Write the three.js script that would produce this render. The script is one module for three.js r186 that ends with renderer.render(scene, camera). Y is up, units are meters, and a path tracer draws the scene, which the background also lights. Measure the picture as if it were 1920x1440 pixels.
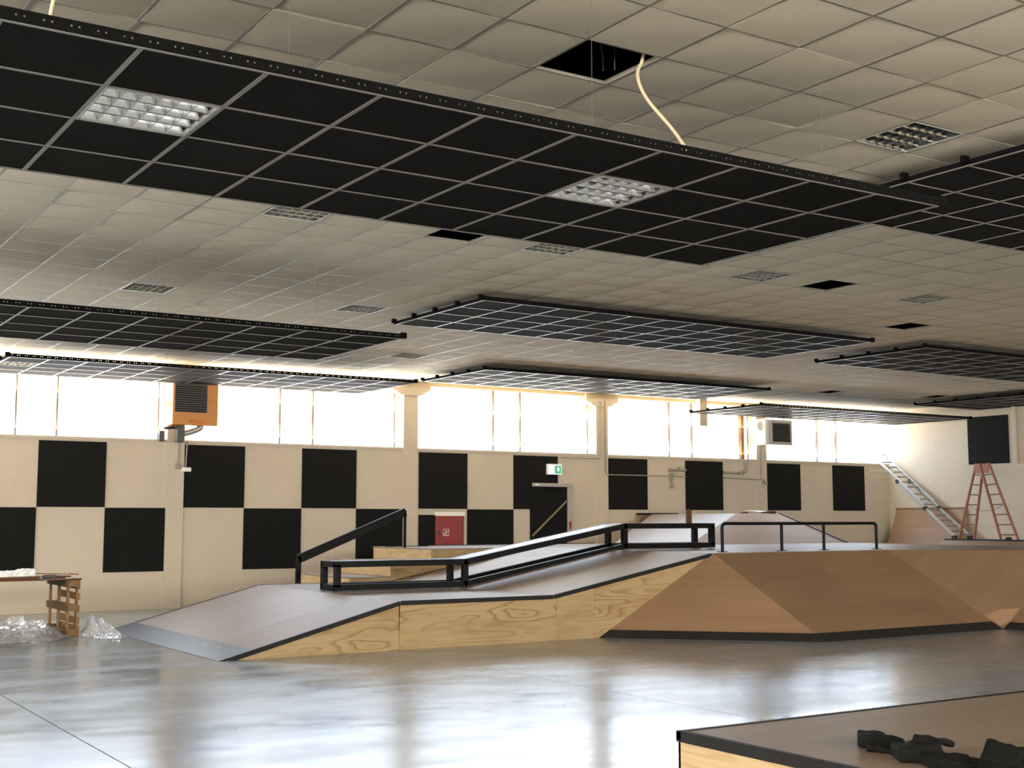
import * as THREE from 'three';
import { mergeGeometries } from 'three/addons/utils/BufferGeometryUtils.js';
import { RoundedBoxGeometry } from 'three/addons/geometries/RoundedBoxGeometry.js';
import { MarchingCubes } from 'three/addons/objects/MarchingCubes.js';
import { RectAreaLightUniformsLib } from 'three/addons/lights/RectAreaLightUniformsLib.js';

// ---------------------------------------------------------------- camera, light, exposure
const EYE = 1.673;
const scene = new THREE.Scene();
const camera = new THREE.PerspectiveCamera(2 * Math.atan(720 / 2391.66) * 180 / Math.PI, 4 / 3, 0.1, 200);
camera.position.set(0, EYE, 0);
camera.rotation.order = 'YXZ';
camera.rotation.set(0.1056, -0.5713, -0.0002);
const renderer = new THREE.WebGLRenderer({ antialias: true });
renderer.toneMapping = THREE.LinearToneMapping;
renderer.toneMappingExposure = 1.0;
renderer.shadowMap.enabled = true;
RectAreaLightUniformsLib.init();
scene.background = new THREE.Color(0.85, 0.93, 1.0);

// the hall: daylight comes through a strip of translucent windows high in the back wall and in the wall behind the camera
const XL = -12.33, XR = 27.75, ZB = -24, ZF = 9, YC = EYE + 2.934, SILL = 3.17, WTOP = 4.53;
const PILX = []; for (let k = -4; k <= 3; k++) PILX.push(7.775 + 5.072 * k);
const BAYS = PILX.map((x, i) => [x + 0.17, i < PILX.length - 1 ? PILX[i + 1] - 0.17 : XR]);
const DAY = new THREE.Color(1.0, 0.98, 0.95);
function daylight(a, b, y, h, z, color, strength, pitch) {   // a strip of daylight at a window, looking into the hall, pitched up or down
  const l = new THREE.RectAreaLight(color, strength, b - a - 0.06, h), s = z < 0 ? 1 : -1;
  l.position.set((a + b) / 2, y, z); l.lookAt(l.position.x, y + Math.tan(pitch), z + s);
  l.name = 'window_daylight'; l.castShadow = true; scene.add(l);
}
// blue-white skylight falls in downwards, warm light thrown back by the ground outside goes up to the ceiling
const SKY_COLORS = [new THREE.Color(0.40, 0.74, 1.22), new THREE.Color(0.66, 0.83, 1.02)], GROUND_COLOR = new THREE.Color(1.0, 0.71, 0.30), FRONT_COLOR = new THREE.Color(1.0, 0.95, 0.87);
const SKYLIGHT = 7, GROUNDLIGHT = 16, FRONTLIGHT = 33, ADDED_SIDELIGHT = 38;
for (const [a, b] of BAYS) {
  for (const k of [0, 1]) { const h = (WTOP - SILL) / 2, y = SILL + h * (k + 0.5); daylight(a, b, y, h - 0.03, ZB - 0.17, SKY_COLORS[k], SKYLIGHT, -0.4); daylight(a, b, y - 0.2, 0.25, ZB - 0.125, GROUND_COLOR, GROUNDLIGHT, 1.38); }
  daylight(a, b, (SILL + WTOP) / 2, WTOP - SILL - 0.04, ZF + 0.2, FRONT_COLOR, FRONTLIGHT, 0);
}
const ADDED_SIDE_BAYS = [[-21.6, -17.0], [-16.6, -12.0], [-11.6, -7.0], [-6.6, -2.0], [-1.6, 3.0], [3.4, 8.0]];  // unseen left windows, added to brighten the left side of the ceiling
for (const [a, b] of ADDED_SIDE_BAYS) { const l = new THREE.RectAreaLight(FRONT_COLOR, ADDED_SIDELIGHT, b - a - 0.06, WTOP - SILL - 0.04); l.position.set(XL - 0.2, (SILL + WTOP) / 2, (a + b) / 2); l.lookAt(0, (SILL + WTOP) / 2, (a + b) / 2); l.name = 'window_daylight'; l.castShadow = true; scene.add(l); }  // added fill lights set at those windows

// ---------------------------------------------------------------- small tools
let seed = 7;
const rnd = () => { seed = (seed * 1664525 + 1013904223) % 4294967296; return seed / 4294967296; };
const rr = (a, b) => a + (b - a) * rnd();
const V = (x, y, z) => new THREE.Vector3(x, y, z);
const names = new Map();
function numbered(n) { const k = names.get(n) || 0; names.set(n, k + 1); return k ? n + '_' + String(k).padStart(3, '0') : n; }
function tag(o, label, category, group, kind) {
  o.userData = {}; if (label) o.userData.label = label; if (category) o.userData.category = category; if (group) o.userData.group = group; if (kind) o.userData.kind = kind; return o;
}
function thing(name, label, category, pos = [0, 0, 0], ry = 0, group) {
  const o = new THREE.Group(); o.name = numbered(name); o.position.set(...pos); o.rotation.y = ry; scene.add(o); return tag(o, label, category, group);
}
function struct(name, label) { const o = new THREE.Group(); o.name = numbered(name); scene.add(o); return tag(o, label, null, null, 'structure'); }
function flat(g) { const h = g.index ? g.toNonIndexed() : g; h.computeVertexNormals(); return h; }
function uvBox(g) {                                  // texture coordinates in metres, by the way each face points
  g = g.index ? g.toNonIndexed() : g; if (!g.attributes.normal) g.computeVertexNormals();
  const p = g.attributes.position, n = g.attributes.normal, uv = new Float32Array(p.count * 2);
  for (let i = 0; i < p.count; i += 3) {
    const ax = Math.abs(n.getX(i)), ay = Math.abs(n.getY(i)), az = Math.abs(n.getZ(i));
    for (let k = i; k < i + 3; k++) {
      const x = p.getX(k), y = p.getY(k), z = p.getZ(k);
      if (ay >= ax && ay >= az) { uv[2 * k] = x; uv[2 * k + 1] = -z; } else if (ax > az) { uv[2 * k] = z; uv[2 * k + 1] = y; } else { uv[2 * k] = x; uv[2 * k + 1] = y; }
    }
  }
  g.setAttribute('uv', new THREE.BufferAttribute(uv, 2)); return g;
}
function merge(list) { return mergeGeometries(list.map((g) => { const h = g.index ? g.toNonIndexed() : g; for (const k of Object.keys(h.attributes)) if (!['position', 'normal', 'uv'].includes(k)) h.deleteAttribute(k); if (!h.attributes.uv) uvBox(h); return h; })); }
function mesh(name, g, m, parent, label) {
  const o = new THREE.Mesh(Array.isArray(g) ? merge(g) : g, m); o.name = parent ? name : numbered(name); o.castShadow = o.receiveShadow = true; (parent || scene).add(o);
  if (label) o.userData.label = label; return o;
}
const box = (x0, x1, y0, y1, z0, z1) => { const g = new THREE.BoxGeometry(Math.abs(x1 - x0), Math.abs(y1 - y0), Math.abs(z1 - z0)); g.translate((x0 + x1) / 2, (y0 + y1) / 2, (z0 + z1) / 2); return uvBox(g); };
const rbox = (x0, x1, y0, y1, z0, z1, r = 0.006, s = 2) => { const g = new RoundedBoxGeometry(Math.abs(x1 - x0), Math.abs(y1 - y0), Math.abs(z1 - z0), s, r); g.translate((x0 + x1) / 2, (y0 + y1) / 2, (z0 + z1) / 2); return uvBox(g); };
function bar(a, b, w, h, up = V(0, 1, 0), r = 0.006) {   // squared tube between two points
  const d = b.clone().sub(a), L = d.length(); d.normalize();
  const g = r > 0 ? new RoundedBoxGeometry(w, h, L, 2, r) : new THREE.BoxGeometry(w, h, L);
  const x = up.clone().cross(d).normalize(), y = d.clone().cross(x);
  const m = new THREE.Matrix4().makeBasis(x, y, d).setPosition(a.clone().add(b).multiplyScalar(0.5));
  const u = uvBox(g.index ? g.toNonIndexed() : g); u.applyMatrix4(m); return u;
}
function tube(pts, r, seg = 24, rad = 8, closed = false, straight = false) {
  const P = pts.map((p) => V(...p)); let c;
  if (straight) { c = new THREE.CurvePath(); for (let i = 0; i + 1 < P.length; i++) c.add(new THREE.LineCurve3(P[i], P[i + 1])); } else c = new THREE.CatmullRomCurve3(P, closed, 'catmullrom', 0.5);
  return new THREE.TubeGeometry(c, seg, r, rad, closed);
}
const cyl = (a, b, r, n = 10, r2 = r) => { const A = V(...a), B = V(...b), d = B.clone().sub(A), g = new THREE.CylinderGeometry(r2, r, d.length(), n); g.applyQuaternion(new THREE.Quaternion().setFromUnitVectors(V(0, 1, 0), d.clone().normalize())); const c = A.add(B).multiplyScalar(0.5); g.translate(c.x, c.y, c.z); return g; };
function plate(pts, t, uvTurn = false) {             // convex flat sheet through pts (seen from its face anticlockwise), t thick behind
  const P = pts.map((p) => V(...p)), n = P[1].clone().sub(P[0]).cross(P[2].clone().sub(P[0])).normalize(), Q = P.map((p) => p.clone().addScaledVector(n, -t)), tri = [];
  for (let i = 1; i + 1 < P.length; i++) { tri.push(P[0], P[i], P[i + 1]); tri.push(Q[0], Q[i + 1], Q[i]); }
  for (let i = 0; i < P.length; i++) { const j = (i + 1) % P.length; tri.push(P[i], Q[i], Q[j], P[i], Q[j], P[j]); }
  const g = new THREE.BufferGeometry().setFromPoints(tri); g.computeVertexNormals();
  // texture in the plane of the sheet, metres
  const u = P[1].clone().sub(P[0]).normalize(), w = n.clone().cross(u), uv = new Float32Array(tri.length * 2), ox = rr(0, 9), oy = rr(0, 9);
  tri.forEach((p, i) => { const a = p.dot(u) + ox, b = p.dot(w) + oy; uv[2 * i] = uvTurn ? b : a; uv[2 * i + 1] = uvTurn ? a : b; });
  g.setAttribute('uv', new THREE.BufferAttribute(uv, 2)); return g;
}
function hull(verts, faces) {                        // closed solid from corner points and polygons
  const tri = []; for (const f of faces) for (let i = 1; i + 1 < f.length; i++) tri.push(V(...verts[f[0]]), V(...verts[f[i]]), V(...verts[f[i + 1]]));
  const g = new THREE.BufferGeometry().setFromPoints(tri); g.computeVertexNormals(); return uvBox(g);
}

// ---------------------------------------------------------------- computed textures
function lattice(n, s) { const a = new Float32Array(n * n); let q = s; for (let i = 0; i < n * n; i++) { q = (q * 1664525 + 1013904223) % 4294967296; a[i] = q / 4294967296; } return a; }
function noiseMaker(s) {
  const N = 64, L = lattice(N, s);
  const at = (x, y, px, py) => { const xi = Math.floor(x), yi = Math.floor(y), fx = x - xi, fy = y - yi, sx = fx * fx * (3 - 2 * fx), sy = fy * fy * (3 - 2 * fy);
    const m = (v, p) => ((v % p) + p) % p, x0 = m(xi, px) % N, x1 = m(xi + 1, px) % N, y0 = (m(yi, py) % N) * N, y1 = (m(yi + 1, py) % N) * N;
    return (L[y0 + x0] * (1 - sx) + L[y0 + x1] * sx) * (1 - sy) + (L[y1 + x0] * (1 - sx) + L[y1 + x1] * sx) * sy; };
  return (u, v, fu, fv, oct = 4) => { let s2 = 0, a = 0.5, t = 0; for (let o = 0; o < oct; o++) { s2 += a * at(u * fu, v * fv, fu, fv); t += a; a *= 0.5; fu = Math.min(fu * 2, 64); fv = Math.min(fv * 2, 64); } return s2 / t; };
}
function tex(W, H, fn, srgb, sizeX, sizeY) {
  const d = new Uint8Array(W * H * 4);
  for (let j = 0; j < H; j++) for (let i = 0; i < W; i++) { const c = fn(i / W, j / H), k = (j * W + i) * 4; d[k] = c[0] * 255; d[k + 1] = c[1] * 255; d[k + 2] = c[2] * 255; d[k + 3] = 255; }
  const t = new THREE.DataTexture(d, W, H, THREE.RGBAFormat); t.wrapS = t.wrapT = THREE.RepeatWrapping; t.magFilter = THREE.LinearFilter; t.minFilter = THREE.LinearMipmapLinearFilter; t.generateMipmaps = true;
  if (srgb) t.colorSpace = THREE.SRGBColorSpace; t.repeat.set(1 / sizeX, 1 / sizeY); t.needsUpdate = true; return t;
}
const mix = (a, b, t) => a + (b - a) * t, cl = (x) => Math.max(0, Math.min(1, x)), mix3 = (a, b, t) => [mix(a[0], b[0], t), mix(a[1], b[1], t), mix(a[2], b[2], t)];
const rgb = (r, g, b) => [r / 255, g / 255, b / 255];
const nA = noiseMaker(11), nB = noiseMaker(23), nC = noiseMaker(57);
// poured concrete floor, grey-blue, trowelled in broad blotches, 8 m repeat
const floorCol = tex(1024, 1024, (u, v) => { const a = nA(u, v, 3, 3, 6), b = nB(u, v, 24, 24, 4), c = nC(u, v, 9, 30, 3); let k = 0.5 * a + 0.3 * b + 0.2 * c; let col = mix3(rgb(134, 136, 136), rgb(168, 170, 169), cl((k - 0.25) * 2)); const sc = nB(u + 0.3, v, 40, 6, 3); if (sc > 0.74) col = mix3(col, rgb(120, 118, 114), (sc - 0.74) * 3); return col; }, true, 8, 8);
const floorRgh = tex(1024, 1024, (u, v) => { const a = nC(u, v, 5, 12, 6), b = nA(u, v, 18, 40, 4), g = cl(0.5 + (a - 0.5) * 1.5 + (b - 0.5) * 0.7); const r = mix(0.145, 0.265, g); return [r, r, r]; }, false, 8, 8);
const floorBmp = tex(1024, 1024, (u, v) => { const a = nB(u, v, 14, 22, 2); return [a, a, a]; }, false, 8, 8);
// rotary-cut pine plywood: contour grain
const pine = tex(1024, 1024, (u, v) => { const w = nA(u, v, 2, 6, 3), w2 = nB(u, v, 3, 12, 3), f = nC(u, v, 4, 64, 3); const q = w * 6.5 + w2 * 1.4; let ring = q - Math.floor(q); ring = ring < 0.72 ? ring / 0.72 : (1 - ring) / 0.28; const late = Math.pow(ring, 4) * cl((nB(u + 0.4, v, 3, 5, 3) - 0.32) * 2.6); let c = mix3(rgb(224, 192, 136), rgb(212, 176, 116), f); c = mix3(c, rgb(164, 114, 58), late * 0.8); const m = nC(u + 0.2, v + 0.7, 4, 9, 4); return mix3(c, rgb(176, 128, 72), cl((m - 0.58) * 3) * 0.6); }, true, 2.44, 1.6);
// birch ply on the paler stair sides
const birch = tex(512, 512, (u, v) => { const w = nB(u, v, 2, 6, 4), f = nC(u, v, 3, 60, 3), s = w * 6, r = Math.pow(Math.abs(Math.sin(s * 3.14)), 8); return mix3(mix3(rgb(214, 186, 142), rgb(203, 172, 124), f), rgb(176, 134, 84), r * 0.35); }, true, 2.44, 1.22);
// smooth red-brown hardwood plywood of the riding surfaces
function ply(c0, c1, c2, s) { const n = noiseMaker(s), n2 = noiseMaker(s + 3); return tex(1024, 512, (u, v) => { const a = n(u, v, 2, 14, 5), b = n2(u, v, 4, 64, 3), m = n2(u + 0.5, v, 2, 3, 4); return mix3(mix3(c0, c1, cl((a - 0.3) * 1.8)), c2, cl((b - 0.55) * 1.4) * 0.5 + cl((m - 0.5) * 1.2) * 0.45); }, true, 2.44, 1.22); }
const plyA = ply(rgb(176, 138, 105), rgb(190, 152, 120), rgb(158, 120, 90), 101);
const plyTopSheen = ply(rgb(180, 159, 142), rgb(192, 173, 157), rgb(166, 143, 125), 151);  // same plywood as the banks, greyed to stand for window reflection
const tileSp = tex(256, 256, (u, v) => { const a = nA(u, v, 6, 6, 3), b = nB(u, v, 60, 60, 2); const k = 0.95 + (a - 0.5) * 0.03 + (b - 0.5) * 0.04; return [k, k * 0.995, k * 0.985]; }, true, 0.6, 0.6);
const plaster = tex(512, 512, (u, v) => { const a = nC(u, v, 4, 3, 5), b = nB(u, v, 50, 50, 3), k = 0.95 + (a - 0.5) * 0.06 + (b - 0.5) * 0.03; return [k, k, k * 0.995]; }, true, 3, 3);
const feltB = tex(256, 256, (u, v) => { const b = nB(u, v, 64, 64, 2), a = nA(u, v, 5, 5, 3), k = 0.82 + (b - 0.5) * 0.35 + (a - 0.5) * 0.15; return [k, k, k]; }, true, 0.6, 0.6);
const oldWood = tex(512, 256, (u, v) => { const a = nA(u, v, 3, 30, 4), b = nC(u, v, 2, 4, 3); return mix3(mix3(rgb(178, 136, 84), rgb(150, 110, 66), a), rgb(120, 104, 80), cl((b - 0.45) * 2) * 0.6); }, true, 1.2, 0.3);
const wrink = tex(512, 512, (u, v) => { const a = 1 - Math.abs(nA(u, v, 8, 8, 5) - 0.5) * 2, b = 1 - Math.abs(nB(u, v, 18, 18, 4) - 0.5) * 2, k = 0.6 * a + 0.4 * b; return [k, k, k]; }, false, 0.5, 0.5);

// ---------------------------------------------------------------- materials
const std = (o) => new THREE.MeshStandardMaterial(o);
const C = (r, g, b) => new THREE.Color().setRGB(r, g, b);
const M = {
  floor: std({ map: floorCol, color: C(0.72, 0.79, 0.86), roughnessMap: floorRgh, roughness: 1, bumpMap: floorBmp, bumpScale: 0.0026 }),
  joint: std({ color: C(0.09, 0.085, 0.08), roughness: 0.9 }),
  wall: std({ map: plaster, color: C(0.535, 0.468, 0.375), roughness: 0.75 }),
  roof: std({ color: C(0.03, 0.03, 0.03), roughness: 0.95 }),
  grid: std({ color: C(0.27, 0.245, 0.20), roughness: 0.4 }),
  blackTile: std({ map: feltB, color: C(0.014, 0.013, 0.012), roughness: 0.85 }),
  blackPanel: new THREE.MeshPhysicalMaterial({ map: feltB, color: C(0.0062, 0.0062, 0.0062), roughness: 0.88, specularIntensity: 0.5 }),
  greyGrid: std({ color: C(0.24, 0.23, 0.21), roughness: 0.26 }),
  blackSteel: new THREE.MeshPhysicalMaterial({ color: C(0.004, 0.0045, 0.005), roughness: 0.45, specularIntensity: 0.22 }),
  blackGloss: new THREE.MeshPhysicalMaterial({ color: C(0.006, 0.0065, 0.007), roughness: 0.3 }),
  railBlack: new THREE.MeshPhysicalMaterial({ color: C(0.003, 0.003, 0.003), roughness: 0.8, specularIntensity: 0.15 }),
  edgeSteel: new THREE.MeshPhysicalMaterial({ color: C(0.008, 0.0078, 0.008), roughness: 0.5, specularIntensity: 0.35 }),
  threshold: std({ color: C(0.06, 0.062, 0.07), roughness: 0.36, metalness: 0.6 }),
  bankStrip: std({ color: C(0.012, 0.011, 0.010), roughness: 0.6 }),
  pine: std({ map: pine, color: C(0.50, 0.52, 0.57), roughness: 0.62 }),
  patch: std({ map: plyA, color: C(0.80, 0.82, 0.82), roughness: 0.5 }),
  birch: std({ map: birch, color: C(0.72, 0.73, 0.76), roughness: 0.6 }),
  plyBank: std({ map: plyA, color: C(0.52, 0.545, 0.54), roughness: 0.55 }),
  plyBank2: std({ map: plyA, color: C(0.58, 0.59, 0.575), roughness: 0.55 }),
  plyTopSheen: std({ map: plyTopSheen, color: C(0.425, 0.395, 0.355), roughness: 0.44 }),  // copy for the tops, window sheen put into its colour
  plyTopSheen2: std({ map: plyTopSheen, color: C(0.405, 0.375, 0.34), roughness: 0.46 }),
  mirror: std({ color: C(0.50, 0.51, 0.52), roughness: 0.1, metalness: 1 }),
  dullLouvre: std({ color: C(0.40, 0.40, 0.34), roughness: 0.45 }),
  housing: std({ color: C(0.40, 0.40, 0.39), roughness: 0.3, metalness: 0.6 }),
  lampTube: std({ color: C(0.8, 0.8, 0.78), roughness: 0.3 }),
  whitePaint: std({ color: C(0.72, 0.70, 0.66), roughness: 0.5 }),
  frameGrey: std({ color: C(0.34, 0.32, 0.30), roughness: 0.5 }),
  greyPaint: std({ color: C(0.42, 0.40, 0.38), roughness: 0.5 }),
  darkLouvre: std({ color: C(0.05, 0.048, 0.045), roughness: 0.5 }),
  orange: std({ color: C(0.50, 0.185, 0.018), roughness: 0.42 }),
  darkMetal: std({ color: C(0.06, 0.055, 0.05), roughness: 0.5, metalness: 0.3 }),
  flue: std({ color: C(0.35, 0.32, 0.3), roughness: 0.45, metalness: 0.6 }),
  conduit: std({ color: C(0.24, 0.215, 0.175), roughness: 0.55 }),
  red: std({ color: C(0.22, 0.02, 0.022), roughness: 0.5 }),
  brass: std({ color: C(0.22, 0.18, 0.10), roughness: 0.45, metalness: 0.4 }),
  alu: std({ color: C(0.62, 0.64, 0.63), roughness: 0.35, metalness: 0.7 }),
  rubber: std({ color: C(0.02, 0.02, 0.02), roughness: 0.7 }),
  ladderWood: std({ color: C(0.27, 0.10, 0.05), roughness: 0.55 }),
  ladderRung: std({ color: C(0.10, 0.07, 0.06), roughness: 0.5 }),
  cable: std({ color: C(0.55, 0.47, 0.30), roughness: 0.55 }),
  wire: std({ color: C(0.12, 0.11, 0.10), roughness: 0.5, metalness: 0.5 }),
  oldWood: std({ map: oldWood, color: C(0.62, 0.58, 0.52), roughness: 0.8 }),
  oldWoodGrey: std({ map: oldWood, color: C(0.30, 0.32, 0.31), roughness: 0.85 }),
  darkWood: std({ map: oldWood, color: C(0.28, 0.2, 0.16), roughness: 0.8 }),
  paper: std({ color: C(0.82, 0.82, 0.82), roughness: 0.6 }),
  cloth: new THREE.MeshPhysicalMaterial({ color: C(0.0032, 0.0032, 0.003), roughness: 0.85, specularIntensity: 0.4, bumpMap: wrink, bumpScale: 0.006 }),
  clothGrey: std({ color: C(0.09, 0.09, 0.085), roughness: 0.8 }),
  yellow: std({ color: C(0.35, 0.22, 0.03), roughness: 0.7 }),
  film: new THREE.MeshPhysicalMaterial({ color: C(0.93, 0.95, 0.98), roughness: 0.13, transmission: 0.72, thickness: 0, ior: 1.45 }),
  pane: std({ color: C(0.9, 0.9, 0.9), roughness: 0.6, emissive: DAY, emissiveIntensity: 1.3 }),
  mullion: std({ color: C(0.16, 0.14, 0.12), roughness: 0.6 }),
};
const ceilingTints = [[0.90, 0.825, 0.68], [0.885, 0.81, 0.675], [0.915, 0.84, 0.69], [0.89, 0.81, 0.655]].map((c) => std({ map: tileSp, color: C(...c), roughness: 0.8 }));
const blackTints = [1, 1.25, 0.85].map((k) => new THREE.MeshPhysicalMaterial({ map: feltB, color: C(0.0062 * k, 0.0058 * k, 0.0052 * k), roughness: 0.85, specularIntensity: 0.45 }));

// ---------------------------------------------------------------- floor: slabs between the sawn joints
{
  const fl = struct('floor', 'grey polished concrete floor with sawn joints');
  mesh('subfloor', box(XL, XR, -0.3, -0.012, ZB, ZF), M.joint, fl);
  const xs = [XL]; for (let x = 2.62 - 5.06 * 2; x < XR; x += 5.06) xs.push(x); xs.push(XR);
  for (let i = 0; i + 1 < xs.length; i++) mesh('floor_slab', box(xs[i] + 0.006, xs[i + 1] - 0.006, -0.1, 0, ZB, ZF), M.floor, fl);
}
// ---------------------------------------------------------------- walls
function windowWall(name, z, out, label) {           // out: -1 back wall, +1 wall behind the camera
  const w = struct(name, label), t = 0.34 * out;
  mesh('wall_panel', [box(XL - 0.34, XR + 0.34, -0.3, SILL, z, z + t), box(XL - 0.34, XR + 0.34, WTOP, YC + 0.02, z, z + t)], M.wall, w);
  mesh('darkened_plenum_wall', box(XL - 0.34, XR + 0.34, YC + 0.02, 5.6, z, z + t), M.roof, w);  // coloured dark so the open ceiling cells read as shaded
  for (const x of PILX) {
    mesh('pilaster', box(x - 0.17, x + 0.17, 0, YC - 0.005, z - 0.03 * out, z + t), M.wall, w);
    const s = new THREE.Shape();                     // spread head that carries the roof beam
    const prof = [[0.17, 4.30], [0.24, 4.31], [0.30, 4.335], [0.34, 4.38], [0.43, 4.40], [0.47, 4.44], [0.47, YC - 0.006]];
    s.moveTo(-0.17, 4.30); s.lineTo(0.17, 4.30); for (const [a, b] of prof.slice(1)) s.lineTo(a, b); for (const [a, b] of prof.slice(1).reverse()) s.lineTo(-a, b); s.closePath();
    const g = new THREE.ExtrudeGeometry(s, { depth: 0.30, bevelEnabled: false }); g.translate(x, 0, out < 0 ? z - 0.25 : z - 0.05); mesh('pilaster_head', uvBox(g), M.wall, w);
  }
  mesh('sill_board', box(XL, XR, SILL - 0.03, SILL + 0.012, z - 0.02 * out, z + t * 0.95), M.wall, w);
  return w;
}
windowWall('wall_back', ZB, -1, 'cream plastered back wall under the strip of windows');
windowWall('wall_front', ZF, 1, 'cream plastered wall behind the camera');
{ const w = struct('wall_right', 'cream plastered end wall at the right'); mesh('wall_panel', box(XR, XR + 0.34, -0.3, 5.6, ZB, ZF), M.wall, w); }  // same cream plaster as the other walls
{ const w = struct('wall_left', 'cream painted end wall at the left'); mesh('wall_panel', [box(XL - 0.34, XL, -0.3, SILL, ZB, ZF), box(XL - 0.34, XL, WTOP, 5.6, ZB, ZF)], M.wall, w);
  const zs = [ZB, ...ADDED_SIDE_BAYS.flat(), ZF]; for (let k = 0; k < zs.length; k += 2) mesh('pilaster', box(XL - 0.34, XL + 0.02, SILL, WTOP, zs[k], zs[k + 1]), M.wall, w);
  ADDED_SIDE_BAYS.forEach(([a, b], i) => { const n = struct('window_' + (17 + i), 'unseen window strip added in the left wall to brighten the hall'); mesh('pane', box(XL - 0.3, XL - 0.27, SILL, WTOP, a, b), M.pane, n); mesh('mullion', box(XL - 0.18, XL - 0.13, SILL, WTOP, a + 2, a + 2.03), M.mullion, n); }); }
{ const w = struct('roof', 'dark roof deck above the tiled ceiling'); mesh('roof_deck', box(XL - 0.34, XR + 0.34, 5.6, 5.75, ZB - 0.34, ZF + 0.34), M.roof, w); }
// windows: corrugated translucent sheets in thin bars
BAYS.forEach(([a, b], i) => { for (const side of [-1, 1]) {
  const z = side < 0 ? ZB - 0.28 : ZF + 0.28, w = struct('window_' + (i + 1 + (side > 0 ? BAYS.length : 0)), 'blown-out translucent window strip high in the wall');
  const e = b === XR ? 0.4 : 0, nx = Math.round((b - a + e) / 0.03), g = new THREE.PlaneGeometry(b - a + e, WTOP - SILL, nx, 1), p = g.attributes.position;
  for (let k = 0; k < p.count; k++) p.setZ(k, 0.02 * Math.sin(p.getX(k) / 0.3 * 2 * Math.PI));
  g.computeVertexNormals(); if (side > 0) g.rotateY(Math.PI); g.translate((a + b + e) / 2, (SILL + WTOP) / 2, z);
  mesh('pane', g, M.pane, w);
  const zm = side < 0 ? ZB - 0.16 : ZF + 0.16;
  for (const x of [a + 2.0, a + 2.72]) if (x < b) mesh('mullion', box(x - 0.014, x + 0.014, SILL, WTOP, zm - 0.03, zm + 0.03), M.mullion, w);
  if (i < BAYS.length - 1) mesh('mullion', box(b - 0.14, b - 0.12, SILL, WTOP, zm - 0.02, zm + 0.02), M.mullion, w);
} });

// ---------------------------------------------------------------- ceiling of 60 cm tiles
const GX = 4.481, GZ = -6.118, CELL = 0.6;
const R = new THREE.Matrix4().makeRotationFromEuler(camera.rotation), Ri = R.clone().invert();
const ISLANDS = [   // x0, nx, z near, nz, height over the eye
  { x: -0.206, nx: 12, z: -5.556, nz: 4, h: 2.105, lamps: [[3, 1], [8, 1]], rail: true, end: 'right', n: 12, label: 'large black suspended panel field nearest the camera, holding two louvre lamps' },
  { x: 8.38, nx: 12, z: -5.75, nz: 4, h: 2.785, lamps: [], end: 'left', label: 'black suspended panel field close under the ceiling, at the upper right edge of the photo' },
  { x: -0.235, nx: 12, z: -13.267, nz: 4, h: 2.12, lamps: [], rail: true, end: 'right', label: 'long black suspended panel field entering from the left above the window strip, second row' },
  { x: 8.428, nx: 12, z: -13.784, nz: 4, h: 2.79, lamps: [], rail: true, end: 'left', label: 'black suspended panel field in the middle of the ceiling, second row, shadow band before it' },
  { x: 16.9, nx: 12, z: -13.74, nz: 4, h: 2.785, lamps: [], end: 'left', label: 'black suspended panel field reaching the right edge, second row, right of the middle field' },
  { x: 4.12, nx: 12, z: -21.0, nz: 4, h: 2.54, lamps: [[0, 1]], rail: true, end: 'right', label: 'black suspended panel field along the windows above the orange heater' },
  { x: 12.43, nx: 12, z: -20.23, nz: 4, h: 2.783, lamps: [], end: 'left', label: 'black suspended panel field along the windows in front of the second and third pilasters from the right' },
  { x: 20.2, nx: 12, z: -21.0, nz: 4, h: 2.54, lamps: [], end: 'left', label: 'black suspended panel field hanging low before the windows above the grey heater' },
  { x: 25.3, nx: 4, z: -13.75, nz: 12, h: 2.785, lamps: [], end: 'left', label: 'narrow black suspended panel field running towards the camera beside the right wall' },
];
const HOLES = [[0, 0], [3, 8], [12, 8], [18, 11], [29, 24], [34, 23]];
const LAMPS = [
  [5, 0, 'louvre lamp in white ceiling between the nearest and the upper right black fields'], [0, 8, 'louvre lamp in white ceiling beyond the nearest black field, left of the missing tile'],
  [5, 8, 'louvre lamp in white ceiling half hidden behind the far edge of the nearest black field'], [10, 8, 'dull louvre lamp in white ceiling just past the right end of the nearest black field'],
  [15, 8, 'faint louvre lamp in the white ceiling right of the diamond-shaped missing tile'], [0, 16, 'louvre lamp in the white ceiling shortly before the left black field of the second row'],
  [5, 16, 'louvre lamp in the white ceiling left of the middle black field'], [10, 23, 'dark louvre lamp in the white ceiling between the second-row fields and the windows']];
const PALE_TILES = [[28, 22], [32, 22]];  // two tiles in a paler white than the others
const key = (c, r) => c + ',' + r, skip = new Set([...HOLES, ...LAMPS].map(([c, r]) => key(c, r)));
function px(x, y, z) { const p = V(x, y - EYE, z).applyMatrix4(Ri); return [960 + 2391.66 * p.x / -p.z, 720 - 2391.66 * p.y / -p.z, -p.z]; }
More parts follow.
